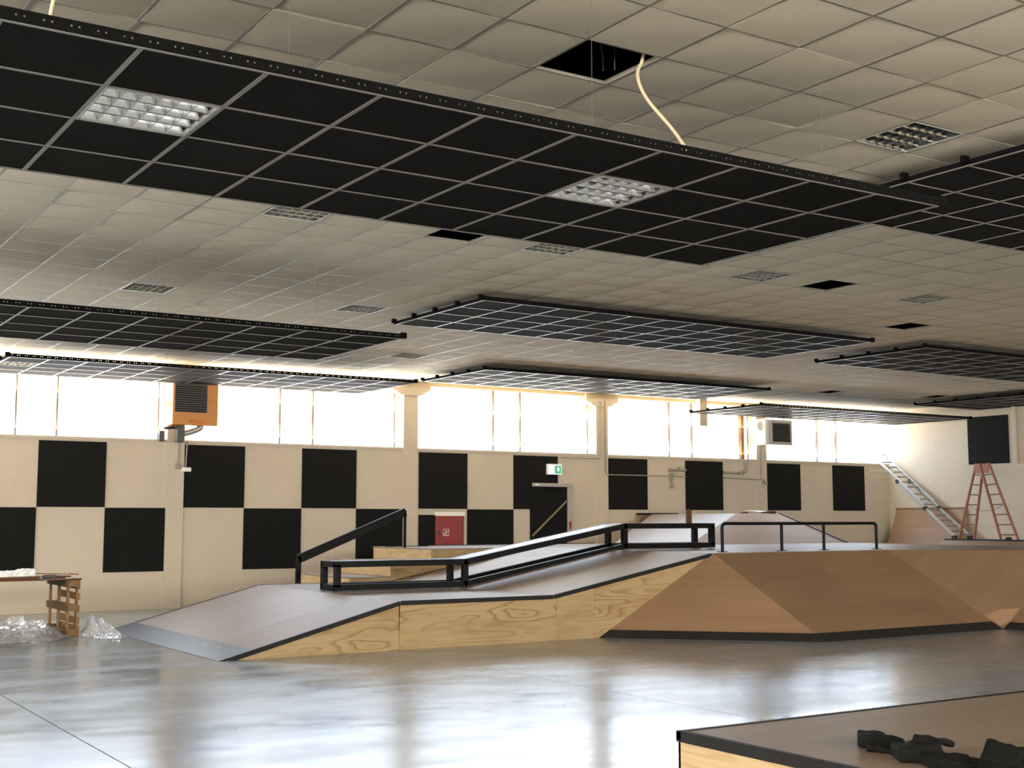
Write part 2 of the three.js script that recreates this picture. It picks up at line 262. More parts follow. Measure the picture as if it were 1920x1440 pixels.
{
  const ce = struct('ceiling', 'suspended ceiling of off-white square tiles in a metal grid');
  const c0 = Math.ceil((XL - GX) / CELL), c1 = Math.floor((XR - GX) / CELL), r0 = Math.ceil((GZ - ZF) / CELL), r1 = Math.floor((GZ - ZB) / CELL);
  const tile = (() => {                              // lay-in tile, sagging a little in the middle
    const n = 4, s = 0.594, g = new THREE.PlaneGeometry(s, s, n, n), p = g.attributes.position; g.rotateX(Math.PI / 2);
    for (let k = 0; k < p.count; k++) { const x = p.getX(k) / (s / 2), z = p.getZ(k) / (s / 2); p.setY(k, -0.007 * (1 - x * x) * (1 - z * z)); }
    g.computeVertexNormals(); const back = new THREE.PlaneGeometry(s, s); back.rotateX(-Math.PI / 2); back.translate(0, 0.015, 0);
    const sides = [0, 1, 2, 3].map((k) => { const q = new THREE.PlaneGeometry(s, 0.015); q.translate(0, 0.0075, s / 2); q.rotateY(k * Math.PI / 2); return q; });
    return mergeGeometries([g, back, ...sides]); })();
  { const uv = tile.attributes.uv, p = tile.attributes.position; for (let k = 0; k < uv.count; k++) uv.setXY(k, p.getX(k), p.getZ(k)); }
  const all = [];
  for (let r = r0; r < r1; r++) for (let c = c0; c < c1; c++) {
    if (skip.has(key(c, r))) continue;
    const x = GX + (c + 0.5) * CELL, z = GZ - (r + 0.5) * CELL; let area = 0;
    if (z < -0.5) { const q = [[-0.3, 0.3], [0.3, 0.3], [0.3, -0.3], [-0.3, -0.3]].map(([a, b]) => px(x + a, YC, z + b)); for (let k = 0; k < 4; k++) { const A = q[k], B = q[(k + 1) % 4]; area += (A[0] * B[1] - B[0] * A[1]) / 2; } area = Math.abs(area);
      const m = px(x, YC, z); if (m[2] < 0.3 || m[0] < -40 || m[0] > 1960 || m[1] < -20 || m[1] > 1440) area = 0;
      for (const I of ISLANDS) { const t = I.h / 2.934, X = x * t, Z = z * t; if (X > I.x && X < I.x + I.nx * CELL && Z < I.z && Z > I.z - I.nz * CELL) area = 0; } }
    all.push({ x, z, area, paleTile: PALE_TILES.some(([a, b]) => a === c && b === r) });
  }
  all.sort((a, b) => b.area - a.area);
  const place = (t) => new THREE.Matrix4().compose(V(t.x, YC + rr(-0.001, 0.0015), t.z), new THREE.Quaternion().setFromEuler(new THREE.Euler(rr(-0.004, 0.004), 0, rr(-0.004, 0.004))), V(1, 1, 1));
  const single = all.slice(0, 300), rest = all.slice(300);
  for (const t of single) { const o = mesh('ceiling_tile', tile, ceilingTints[Math.floor(rnd() * 4)], ce); place(t).decompose(o.position, o.quaternion, o.scale); }
  const restMat = std({ map: tileSp, color: 0xffffff, roughness: 0.8 }), im = new THREE.InstancedMesh(tile, restMat, rest.length); im.name = 'ceiling_tile_rest'; im.userData.kind = 'stuff';
  rest.forEach((t, i) => { im.setMatrixAt(i, place(t)); im.setColorAt(i, t.paleTile ? C(0.95, 0.93, 0.88) : ceilingTints[Math.floor(rnd() * 4)].color); }); im.castShadow = im.receiveShadow = true; ce.add(im);
  // T-bars: long runners along the depth of the hall, short cross bars
  for (let c = c0; c <= c1; c++) { const x = GX + c * CELL; mesh('main_runner', box(x - 0.012, x + 0.012, YC - 0.001, YC + 0.03, ZB, ZF), M.grid, ce); }
  for (let r = r0; r <= r1; r++) { const z = GZ - r * CELL; mesh('cross_runner', box(XL, XR, YC - 0.0005, YC + 0.02, z - 0.009, z + 0.009), M.grid, ce); }
  mesh('wall_angle', [box(XL, GX + c0 * CELL, YC, YC + 0.01, ZB, ZF), box(GX + c1 * CELL, XR, YC, YC + 0.01, ZB, ZF), box(XL, XR, YC, YC + 0.01, ZB, GZ - r1 * CELL), box(XL, XR, YC, YC + 0.01, GZ - r0 * CELL, ZF)], ceilingTints[0], ce);
}
// ---------------------------------------------------------------- louvre lamps (switched off, mirror louvres)
const makeLamp = (blade) => {
  const o = new THREE.Group(), s = 0.29;
  mesh('frame', [rbox(-s, s, -0.012, 0.012, s - 0.012, s, 0.003, 1), rbox(-s, s, -0.012, 0.012, -s, -s + 0.012, 0.003, 1), rbox(-s, -s + 0.012, -0.012, 0.012, -s, s, 0.003, 1), rbox(s - 0.012, s, -0.012, 0.012, -s, s, 0.003, 1)], M.housing, o);
  mesh('housing', [box(-s, s, 0.095, 0.1, -s, s), box(-s, -s + 0.003, 0.01, 0.1, -s, s), box(s - 0.003, s, 0.01, 0.1, -s, s), box(-s, s, 0.01, 0.1, -s, -s + 0.003), box(-s, s, 0.01, 0.1, s - 0.003, s)], M.housing, o);
  const w = (2 * s - 0.024) / 4, L = 2 * s - 0.024;
  for (let k = 0; k < 4; k++) {
    const zc = -s + 0.012 + w * (k + 0.5), n = 8, prof = []; for (let i = 0; i <= n; i++) { const t = i / n * 2 - 1; prof.push([t * w * 0.49, 0.085 - 0.09 * t * t * (0.35 + 0.65 * t * t)]); }
    const g = new THREE.PlaneGeometry(L, 1, 1, n), p = g.attributes.position;
    for (let i = 0; i <= n; i++) for (let j = 0; j < 2; j++) { p.setXYZ(i * 2 + j, j ? L / 2 : -L / 2, prof[i][1], zc + prof[i][0]); }
    g.computeVertexNormals(); const rf = mesh('reflector', g, blade, o);
    mesh('lamp_tube', cyl([-L / 2, 0.06, zc], [L / 2, 0.06, zc], 0.008, 10), M.lampTube, rf);
    for (let j = 1; j < 6; j++) { const x = -L / 2 + L * j / 6, hw = w * 0.46, sh = new THREE.Shape(); sh.moveTo(-hw, 0); sh.lineTo(hw, 0); sh.lineTo(hw * 0.86, 0.03); sh.quadraticCurveTo(0, 0.042, -hw * 0.86, 0.03); sh.closePath();
      const f = new THREE.ExtrudeGeometry(sh, { depth: 0.004, bevelEnabled: false, curveSegments: 5 }); f.rotateY(Math.PI / 2); f.translate(x - 0.002, -0.004, zc); mesh('louvre_blade', f, blade, rf); }
    if (k) mesh('divider', box(-L / 2, L / 2, -0.006, 0.02, zc - w / 2 - 0.0025, zc - w / 2 + 0.0025), blade, o);
  }
  return o;
};
const mirrorLamp = makeLamp(M.mirror), dullLamp = makeLamp(M.dullLouvre);
function lamp(x, y, z, label, dull) { const o = (dull ? dullLamp : mirrorLamp).clone(); o.name = numbered('louvre_lamp'); o.position.set(x, y, z); scene.add(o); tag(o, label, 'ceiling lamp', 'square louvre lamps in the ceiling and panel fields'); return o; }
for (const [c, r, label] of LAMPS) lamp(GX + (c + 0.5) * CELL, YC + 0.006, GZ - (r + 0.5) * CELL, label, r > 0);

// ---------------------------------------------------------------- suspended black panel fields
const blackTileGeo = uvBox(new THREE.BoxGeometry(0.588, 0.02, 0.588));
function perforated(L) {                             // slotted steel strip standing on the near edge
  const s = new THREE.Shape(); s.moveTo(0, 0); s.lineTo(L, 0); s.lineTo(L, 0.058); s.lineTo(0, 0.058); s.closePath();
  for (let x = 0.05; x < L - 0.05; x += 0.115) for (const d of [0, 0.034]) { const h = new THREE.Path(); h.moveTo(x + d, 0.026); h.lineTo(x + d, 0.036); h.lineTo(x + d + 0.009, 0.036); h.lineTo(x + d + 0.009, 0.026); h.closePath(); s.holes.push(h); }
  return uvBox(new THREE.ExtrudeGeometry(s, { depth: 0.003, bevelEnabled: false }));
}
for (const I of ISLANDS) {
  const W = I.nx * CELL, D = I.nz * CELL, o = thing('panel_field', I.label, 'ceiling panel', [I.x, EYE + I.h, I.z], 0, 'black suspended panel fields'), lampAt = new Set(I.lamps.map(([c, r]) => key(c, r)));
  for (let c = 0; c < I.nx; c++) for (let r = 0; r < I.nz; r++) { if (lampAt.has(key(c, r))) continue; const t = mesh('black_tile', blackTileGeo, blackTints[Math.floor(rnd() * 3)], o); t.position.set((c + 0.5) * CELL, 0.012, -(r + 0.5) * CELL); t.rotation.set(rr(-0.003, 0.003), 0, rr(-0.003, 0.003)); }
  for (let c = 0; c <= I.nx; c++) mesh('main_runner', box(c * CELL - 0.012, c * CELL + 0.012, -0.003, 0.032, 0, -D), M.greyGrid, o);
  for (let r = 0; r <= I.nz; r++) mesh('cross_runner', box(0, W, -0.0025, 0.026, -r * CELL - 0.0095, -r * CELL + 0.0095), M.greyGrid, o);
  const rail = perforated(W + 0.12); rail.translate(-0.06, 0.0, 0.014); mesh('slotted_rail', rail, M.railBlack, o);
  const far = box(-0.03, W + 0.03, 0, 0.045, -D - 0.014, -D - 0.011); mesh('edge_rail', far, M.railBlack, o);
  for (const x of [-0.016, W + 0.013]) mesh('edge_rail', box(x, x + 0.003, 0.002, 0.045, 0, -D), M.railBlack, o);
  for (let r = 0; r <= I.nz; r++) for (const s of [0, 1]) mesh('rail_end', rbox(s ? W + 0.002 : -0.075, s ? W + 0.075 : -0.002, 0.012, 0.075, -r * CELL - 0.02, -r * CELL + 0.02, 0.004, 1), M.railBlack, o);
  const gap = 5.6 - (EYE + I.h);
  for (let c = 1; c < I.nx; c += 3) for (const r of [0, I.nz]) mesh('hanger_wire', cyl([c * CELL + 0.1, 0.03, -r * CELL + 0.01], [c * CELL + 0.1 + rr(-0.01, 0.01), gap + 0.012, -r * CELL], 0.0016, 5), M.wire, o);
  const lab = { 3: 'mirror louvre lamp in the nearest black field, left one of the two', 8: 'mirror louvre lamp in the nearest black field, right one of the two', 0: 'shining louvre lamp in the black field beside the windows, at the left edge' };
  for (const [c, r] of I.lamps) lamp(I.x + (c + 0.5) * CELL, EYE + I.h + 0.006, I.z - (r + 0.5) * CELL, lab[c]);
}
// cables from the ceiling down to the nearest field
tag(mesh('cable', tube([[5.02, YC + 0.25, -6.2], [5.0, YC + 0.02, -6.22], [4.93, YC - 0.12, -6.19], [4.93, YC - 0.3, -6.1], [5.0, YC - 0.55, -5.92], [5.02, YC - 0.79, -5.75]], 0.011, 40, 8), M.cable), 'pale cable hanging in a curve out of the near missing ceiling tile', 'cable');
tag(mesh('cable', tube([[1.36, YC + 0.05, -5.0], [1.3, YC - 0.2, -5.15], [1.22, YC - 0.6, -5.5], [1.2, YC - 0.8, -5.62]], 0.008, 24, 8), M.cable), 'short pale cable dropping to the nearest black field at the top left', 'cable');
tag(mesh('hanger_wire', [cyl([4.87, YC - 0.05, -6.35], [4.87, 5.6, -6.35], 0.0025, 6), tube([[4.95, YC + 0.03, -6.58], [4.94, YC + 0.1, -6.57], [4.92, YC + 0.2, -6.56]], 0.008, 8, 6)], M.wire), 'thin suspension wire and hook inside the near missing ceiling tile', 'wire');

// ---------------------------------------------------------------- main wooden funbox: up ramp, flat, second ramp, deck and banks
const H1 = 0.62, H2 = 1.16, ZN = -14.8, ZBK = -19.68;
const onRamp = (x) => x < 5.4 ? 0 : x < 7.8 ? (x - 5.4) / 2.4 * H1 : x < 10.2 ? H1 : x < 13.14 ? H1 + (x - 10.2) / 2.94 * (H2 - H1) : H2;
{
  const f = thing('funbox_ramp', 'long wooden skate funbox with low ramp, flat, second ramp, deck and banked front', 'skate ramp');
  // riding surface in plywood sheets with hairline joints
  const zs = [ZN, ZN - 1.22, ZN - 2.44, ZN - 3.66, ZBK], xs = [5.78, 7.8, 10.2, 12.4, 13.14, 15.58, 18.02, 20.46, 21.4], g = 0.0015;
  for (let i = 0; i + 1 < xs.length; i++) for (let j = 0; j < 4; j++) {
    const a = xs[i] + g, b = xs[i + 1] - g, z1 = zs[j] - g, z0 = zs[j + 1] + g, ya = onRamp(xs[i] + g), yb = onRamp(xs[i + 1] - g);
    mesh('surface_sheet', plate([[a, ya, z1], [b, yb, z1], [b, yb, z0], [a, ya, z0]], 0.012), (i + j) % 3 ? M.plyTopSheen : M.plyTopSheen2, f);
  }
  mesh('surface_sheet', plate([[17.03, H2, ZN], [19.2, H2, -12.63], [19.2, H2, ZN]], 0.012), M.plyTopSheen, f);
  mesh('surface_sheet', plate([[19.203, H2, -9], [21.4, H2, -9], [21.4, H2, ZN + 0.003], [19.203, H2, ZN + 0.003]], 0.012), M.plyTopSheen, f);
  mesh('threshold_plate', plate([[5.38, 0.004, ZN + 0.01], [5.82, onRamp(5.82) + 0.004, ZN + 0.01], [5.82, onRamp(5.82) + 0.004, ZBK - 0.01], [5.38, 0.004, ZBK - 0.01]], 0.003), M.threshold, f, 'dark steel threshold plate at the ramp foot');
  for (let k = 0; k < 9; k++) mesh('screw', cyl([5.7, onRamp(5.7) + 0.003, ZN - 0.3 - k * 0.54], [5.7, onRamp(5.7) + 0.006, ZN - 0.3 - k * 0.54], 0.012, 8), M.alu, f);
  // pine plywood side towards the camera
  const side = (pts) => mesh('side_panel', plate(pts.map(([x, y]) => [x, y, ZN]), 0.018), M.pine, f);
  side([[5.47, 0.0], [7.779, 0.0], [7.779, onRamp(7.779) - 0.008]]);
  side([[7.781, 0], [10.249, 0], [10.249, onRamp(10.249) - 0.008], [10.2, H1 - 0.008], [7.8, H1 - 0.008]]);
  side([[10.251, 0], [10.899, 0], [10.899, onRamp(10.899) - 0.008], [10.251, onRamp(10.251) - 0.008]]);
  side([[10.901, 0], [10.98, 0], [13.1, 1.138], [10.901, onRamp(10.901) - 0.008]]);
  const P = (x, dz = 0) => V(x, onRamp(x) - 0.022, ZN + 0.004 + dz);
  for (const [a, b] of [[5.5, 7.79], [7.81, 10.19], [10.21, 13.1]]) mesh('edge_strip', bar(P(a), P(b), 0.035, 0.056), M.edgeSteel, f, 'dark steel angle along the ramp edge');
  for (const [a, b] of [[5.5, 7.79], [7.81, 10.19], [10.21, 13.1]]) mesh('edge_strip', bar(V(a, onRamp(a) - 0.022, ZBK), V(b, onRamp(b) - 0.022, ZBK), 0.035, 0.056), M.edgeSteel, f);
  // closing panels at the back and the right end
  mesh('side_panel', plate([[7.8, 0, ZBK], [5.5, 0, ZBK], [7.8, H1 - 0.02, ZBK]], 0.018), M.pine, f);
  mesh('side_panel', [plate([[13.14, 0, ZBK], [7.8, 0, ZBK], [7.8, H1 - 0.02, ZBK], [10.2, H1 - 0.02, ZBK], [13.14, H2 - 0.02, ZBK]], 0.018), plate([[21.4, 0, ZBK], [13.14, 0, ZBK], [13.14, H2 - 0.02, ZBK], [21.4, H2 - 0.02, ZBK]], 0.018)], M.pine, f);
  mesh('side_panel', plate([[21.4, 0, -9], [21.4, 0, ZBK], [21.4, H2 - 0.02, ZBK], [21.4, H2 - 0.02, -9]], 0.018), M.pine, f);
  // banks
  const lerp3 = (A, B, t) => A.map((a, i) => a + (B[i] - a) * t);
  const D = [10.98, 0, ZN], E = [13.2, 0, -12.6], T = [13.14, H2, ZN], F = [17.03, 0, -12.6], s = 0.085;
  const bank = (pts, m) => mesh('bank_sheet', plate(pts, 0.012), m, f);
  const strip = (pts) => mesh('base_strip', plate(pts, 0.004), M.bankStrip, f, 'black strip along the foot of the bank');
  const up = (A, B, t) => lerp3(A, B, t);
  bank([up(D, T, s), up(E, T, s), T], M.plyBank2);
  strip([[D[0] + 0.003, 0.003, D[2] + 0.006], [E[0], 0.003, E[2] + 0.006], up(E, T, s + 0.004), up(D, T, s + 0.004)]);
  const face = (x, y) => [x, y, -12.6 - y / H2 * 2.2];
  const y0 = s * H2, yj = 0.50, gg = 0.0015;
  const eL = (y) => [E[0] + (T[0] - E[0]) * y / H2 + gg, y, -12.6 - y / H2 * 2.2];
  bank([eL(y0), face(16.4 - gg, y0), face(16.4 - gg, yj - gg), eL(yj - gg)], M.plyBank);
  bank([eL(yj), face(15.0 - gg, yj), face(15.0 - gg, H2), eL(H2)], M.plyBank);
  bank([face(15.0 + gg, yj), face(16.4 - gg, yj), face(16.4 - gg, H2), face(15.0 + gg, H2)], M.plyBank2);
  bank([face(16.4 + gg, y0), face(17.03, y0), face(17.03, H2), face(16.4 + gg, H2)], M.plyBank2);
  strip([[E[0], 0.003, E[2] + 0.006], [F[0], 0.003, F[2] + 0.006], face(17.03, y0 + 0.004), eL(y0 + 0.004)]);
  const C1 = [17.03, H2, ZN], C2 = [19.2, H2, -12.63];
  bank([[F[0], 0.002, F[2] - 0.002], C2, C1], M.plyBank);
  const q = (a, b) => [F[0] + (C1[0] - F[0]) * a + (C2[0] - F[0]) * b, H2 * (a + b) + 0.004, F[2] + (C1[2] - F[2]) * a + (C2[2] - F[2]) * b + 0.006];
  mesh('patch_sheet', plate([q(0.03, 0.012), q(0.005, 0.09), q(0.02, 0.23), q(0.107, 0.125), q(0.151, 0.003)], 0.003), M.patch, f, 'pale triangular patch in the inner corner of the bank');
  const Q3 = lerp3(F, C2, s), A3 = lerp3([F[0], 0, -9], [19.2, H2, -9], s);
  bank([A3, [19.2, H2, -9], C2, Q3], M.plyBank2);
  strip([[F[0], 0.003, F[2]], [F[0], 0.003, -9], A3, Q3]);
  mesh('edge_strip', [bar(V(13.16, H2 - 0.002, ZN), V(17.02, H2 - 0.002, ZN), 0.02, 0.006, V(0, 1, 0), 0)], M.plyTopSheen2, f);
}
// ---------------------------------------------------------------- grind ledge frame on the funbox
{
  const f = thing('grind_rail', 'black square-tube grind rail frame kinked over the funbox ramp', 'skate rail'), w = 0.09, h = 0.43;
  const kx = [8.09, 10.27, 13.42, 15.38], base = (x) => onRamp(x) + 0.006 + w / 2, ky = [base(8.1), base(10.0), H2 + 0.012 + w / 2, H2 + 0.012 + w / 2];
  for (const [z, n] of [[-17.345, 'front'], [-17.805, 'rear']]) for (const top of [0, 1]) for (let i = 0; i < 3; i++) {
    const dy = top * (h - w), e = 0.03, A = V(kx[i], ky[i] + dy, z), B = V(kx[i + 1], ky[i + 1] + dy, z), d = B.clone().sub(A).normalize();
    mesh(top ? 'top_tube' : 'bottom_tube', bar(A.clone().addScaledVector(d, i ? -e : -w / 2), B.clone().addScaledVector(d, i < 2 ? e : w / 2), w, w), M.blackSteel, f);
  }
  for (const z of [-17.345, -17.805]) for (let i = 0; i < 4; i++) mesh('post', bar(V(kx[i], ky[i], z), V(kx[i], ky[i] + h - w, z), w, w, V(1, 0, 0)), M.blackSteel, f);
  for (const i of [0, 3]) for (const dy of [0, h - w]) mesh('cross_tube', bar(V(kx[i], ky[i] + dy, -17.345), V(kx[i], ky[i] + dy, -17.805), w, w), M.blackSteel, f);
  // steel sheet that covers the top between the tubes
  for (let i = 0; i < 3; i++) { const y = (k) => ky[k] + h - w + w / 2 - 0.001; mesh('top_plate', plate([[kx[i], y(i), -17.33], [kx[i + 1], y(i + 1), -17.33], [kx[i + 1], y(i + 1), -17.82], [kx[i], y(i), -17.82]], 0.004), M.blackGloss, f); }
  const p = tag(mesh('wooden_stake', hull([[15.2, 1.60, -17.83], [15.3, 1.60, -17.83], [15.3, 1.60, -17.78], [15.2, 1.60, -17.78], [15.2, 1.83, -17.83], [15.3, 1.83, -17.83], [15.3, 1.83, -17.78], [15.2, 1.83, -17.78], [15.25, 1.865, -17.805]],
    [[3, 2, 6, 7], [2, 1, 5, 6], [1, 0, 4, 5], [0, 3, 7, 4], [7, 6, 8], [6, 5, 8], [5, 4, 8], [4, 7, 8], [0, 1, 2, 3]]), M.darkWood), 'short pointed dark stake standing on the kinked grind rail frame', 'stake');
}
// ---------------------------------------------------------------- round tube rail on the deck edge
{
  const z = -15.28, f = thing('round_rail', 'low black round-tube rail with four legs on the deck edge', 'skate rail'), r = 0.026, y0 = H2, yt = 1.603;
  mesh('top_tube', tube([[13.77, yt - 0.16, z], [13.77, yt - 0.06, z], [13.79, yt - 0.015, z], [13.86, yt, z], [14.2, yt, z], [15.5, yt, z], [16.9, yt, z], [17.22, yt, z], [17.29, yt - 0.015, z], [17.31, yt - 0.06, z], [17.31, yt - 0.16, z]], r, 90, 10), M.blackSteel, f);
  for (const x of [13.77, 15.06, 16.03, 17.31]) { mesh('leg', cyl([x, y0 + 0.004, z], [x, x > 14 && x < 17 ? yt : yt - 0.15, z], r, 12), M.blackSteel, f); mesh('foot_plate', box(x - 0.06, x + 0.06, y0, y0 + 0.008, z - 0.06, z + 0.06), M.blackSteel, f); }
}
// ---------------------------------------------------------------- stair block behind the funbox and its handrail
{
  const f = thing('stair_block', 'pale plywood stair block with landing behind the grind rail', 'stairs'), X = [7.84, 8.63, 9.42, 10.21, 11.0], z0 = -22.0, z1 = ZBK - 0.03;
  X.forEach((x, i) => {
    const y = H2 / 5 * (i + 1), xe = i < 4 ? X[i + 1] : 16.2;
    mesh('tread', box(x - 0.01, xe, y - 0.018, y, z0, z1), M.plyTopSheen, f);
    mesh('riser', box(x, x + 0.018, H2 / 5 * i, y - 0.018, z0, z1), M.birch, f);
  });
  const out = [[X[0], 0], [16.2, 0], [16.2, H2 - 0.018]]; for (let i = 4; i >= 0; i--) { out.push([X[i], H2 / 5 * (i + 1) - 0.018]); if (i) out.push([X[i], H2 / 5 * i - 0.018]); }
  const sh = new THREE.Shape(out.map(([x, y]) => new THREE.Vector2(x, y)));
  for (const z of [z0 + 0.0, z1 - 0.02]) { const g = new THREE.ExtrudeGeometry(sh, { depth: 0.018, bevelEnabled: false }); g.translate(0, 0, z); mesh('side_panel', uvBox(g), M.pine, f); }
  mesh('edge_strip', [box(12.2, 16.2, H2 - 0.02, H2 + 0.012, z0 - 0.01, z0 + 0.03)], M.edgeSteel, f);
  mesh('edge_strip', [box(11.0, 11.9, H2 - 0.0, H2 + 0.012, z0 + 0.5, z0 + 0.54)], M.edgeSteel, f);
  const h = thing('handrail', 'sloping flat black handrail on two thin posts above the stair block', 'skate rail'), z = -20.75;
  const A = V(8.93, 0.985, z), B = V(11.02, 1.805, z);
  mesh('rail_bar', bar(A, B, 0.06, 0.15), M.blackSteel, h);
  mesh('post', box(8.9, 8.98, 0.464, 1.03, z - 0.03, z + 0.03), M.blackSteel, h);
  mesh('post', box(11.0, 11.03, H2, 1.84, z - 0.03, z + 0.03), M.blackSteel, h);
}
// ---------------------------------------------------------------- hipped bank behind the deck
{
  const f = thing('hip_bank', 'high hipped wooden bank behind the deck near the back wall', 'skate ramp');
  const TL = [19.24, 1.79, -23.8], TR = [20.08, 1.8, -21.8], T2 = [21.44, 1.81, -21.8], B2 = [21.44, 1.16, -19.75], BR = [16.9, 1.16, -19.75], BL = [16.22, 1.16, -21.33], TB = [21.44, 1.8, -23.8];
  mesh('bank_sheet', [plate([BL, BR, TR], 0.012), plate([BL, TR, TL], 0.012)], M.plyTopSheen, f, 'bank face turned to the windows, their sheen put into its colour');
  const m1 = [BR[0] + (B2[0] - BR[0]) * 0.55, 1.16, -19.75], m2 = [TR[0] + (T2[0] - TR[0]) * 0.35, 1.804, -21.8];
  mesh('bank_sheet', plate([BR, m1, m2, TR], 0.012), M.plyBank2, f); mesh('bank_sheet', plate([[m1[0] + 0.003, m1[1], m1[2]], B2, T2, [m2[0] + 0.003, m2[1], m2[2]]], 0.012), M.plyBank2, f);
  mesh('top_sheet', plate([TR, T2, TB, TL], 0.012), M.plyTopSheen, f);
  mesh('edge_strip', bar(V(...T2), V(...B2), 0.06, 0.035), M.edgeSteel, f);
  mesh('side_panel', [plate([[21.44, 0, -19.75], [21.44, 0, -23.8], TB, T2, B2], 0.018), plate([[16.22, 0, -21.33], [16.9, 0, -19.75], BR, BL], 0.018), plate([[19.24, 0, -23.8], [16.22, 0, -21.33], BL, TL], 0.018)], M.pine, f);
  const s = thing('wooden_ledge', 'small brown plywood ledge with dark coping left of the hipped bank', 'skate ramp');
  mesh('front_panel', box(18.9, 20.1, 0, 1.77, -23.93, -23.84), M.plyBank2, s); mesh('coping', rbox(18.88, 20.1, 1.77, 1.82, -23.94, -23.83, 0.01), M.edgeSteel, s);
  // paper and tools left on top
  tag(mesh('paper_sheet', plate([[20.98, 1.84, -21.95], [21.6 - 0.25, 1.86, -21.9], [21.5 - 0.1, 1.875, -22.5], [21.0, 1.885, -22.5]], 0.004), M.paper), 'white sheet lying on top of the hipped bank', 'paper');
  tag(mesh('dark_cloth', new THREE.SphereGeometry(0.1, 14, 8).scale(1.5, 0.38, 1).translate(21.27, 1.84, -21.9), M.darkWood), 'dark rag lying before the white sheet on the hipped bank', 'cloth');
  tag(mesh('tool_case', rbox(21.36, 21.56, 1.812, 1.865, -22.2, -22.0, 0.01).translate(-0.14, 0, 0), M.darkMetal), 'small dark tool case on the right end of the hipped bank top', 'toolbox');
  tag(mesh('wooden_offcut', rbox(20.32, 20.5, 1.805, 1.835, -21.92, -21.84, 0.006), M.darkWood), 'small dark wood offcut on the hipped bank left of the white sheet', 'wood');
}
// ---------------------------------------------------------------- quarter pipe and wall deck on the right
{
  const f = thing('quarter_pipe', 'tall curved brown quarter pipe in the far right corner', 'skate ramp'), Rq = 2.55, xc = 25.23, z0 = -23.73, z1 = -21.42, n = 18;
  const prof = []; for (let i = 0; i <= n; i++) { const a = Math.acos(1 - 1.96 / Rq) * i / n; prof.push([xc + Rq * Math.sin(a), Rq * (1 - Math.cos(a))]); }
  const pos = [], uv = []; const quad = (a, b, za, zb) => { for (const [p, z] of [[a, zb], [b, zb], [b, za], [a, zb], [b, za], [a, za]]) { pos.push(p[0], p[1], z); uv.push(z, p[2]); } };
  let L = 0; prof.forEach((p, i) => { if (i) L += Math.hypot(p[0] - prof[i - 1][0], p[1] - prof[i - 1][1]); p[2] = L; });
  const sheet = (i0, i1, za, zb) => { pos.length = uv.length = 0; for (let i = i0; i < i1; i++) quad(prof[i], prof[i + 1], za, zb); const g = new THREE.BufferGeometry(); g.setAttribute('position', new THREE.Float32BufferAttribute(pos, 3)); g.setAttribute('uv', new THREE.Float32BufferAttribute(uv, 2)); g.computeVertexNormals(); return g; };
  mesh('curved_sheet', sheet(0, 9, z0, z1), M.plyBank2, f); mesh('curved_sheet', sheet(9, 14, z0, z1), M.plyBank, f); mesh('curved_sheet', sheet(14, n, z0, z1), M.plyBank2, f);
  const sh = new THREE.Shape([...prof.map(([x, y]) => new THREE.Vector2(x, y)), new THREE.Vector2(27.72, 1.94), new THREE.Vector2(27.72, 0)]);
  for (const z of [z0 + 0.001, z1 - 0.02]) { const g = new THREE.ExtrudeGeometry(sh, { depth: 0.018, bevelEnabled: false }); g.translate(0, -0.003, z); mesh('side_panel', uvBox(g), M.pine, f); }
  mesh('coping', cyl([27.7, 1.965, z0], [27.7, 1.965, z1], 0.02, 10), M.plyBank, f);
  const d = thing('wall_deck', 'low wooden deck with sheen-toned bank along the right wall carrying the ladders', 'skate ramp'), y = 1.17, xt = 26.5, zA = -21.2, zB = -13;
  const zz = [zA, -18.76, -16.32, zB];
  for (let i = 0; i < 3; i++) { mesh('bank_sheet', plate([[24.3, 0.003, zz[i + 1] - 0.002], [xt, y, zz[i + 1] - 0.002], [xt, y, zz[i] + 0.002], [24.3, 0.003, zz[i] + 0.002]], 0.012), M.plyTopSheen, d); mesh('top_sheet', box(xt, XR - 0.01, y - 0.012, y, zz[i] + 0.002, zz[i + 1] - 0.002), M.plyTopSheen, d); }
  mesh('coping', rbox(xt - 0.03, xt + 0.03, y - 0.03, y + 0.012, zA, zB, 0.008), M.edgeSteel, d);
  mesh('side_panel', plate([[XR - 0.01, 0, zA], [24.3, 0, zA], [xt, y - 0.012, zA], [XR - 0.01, y - 0.012, zA]], 0.018), M.pine, d);
}
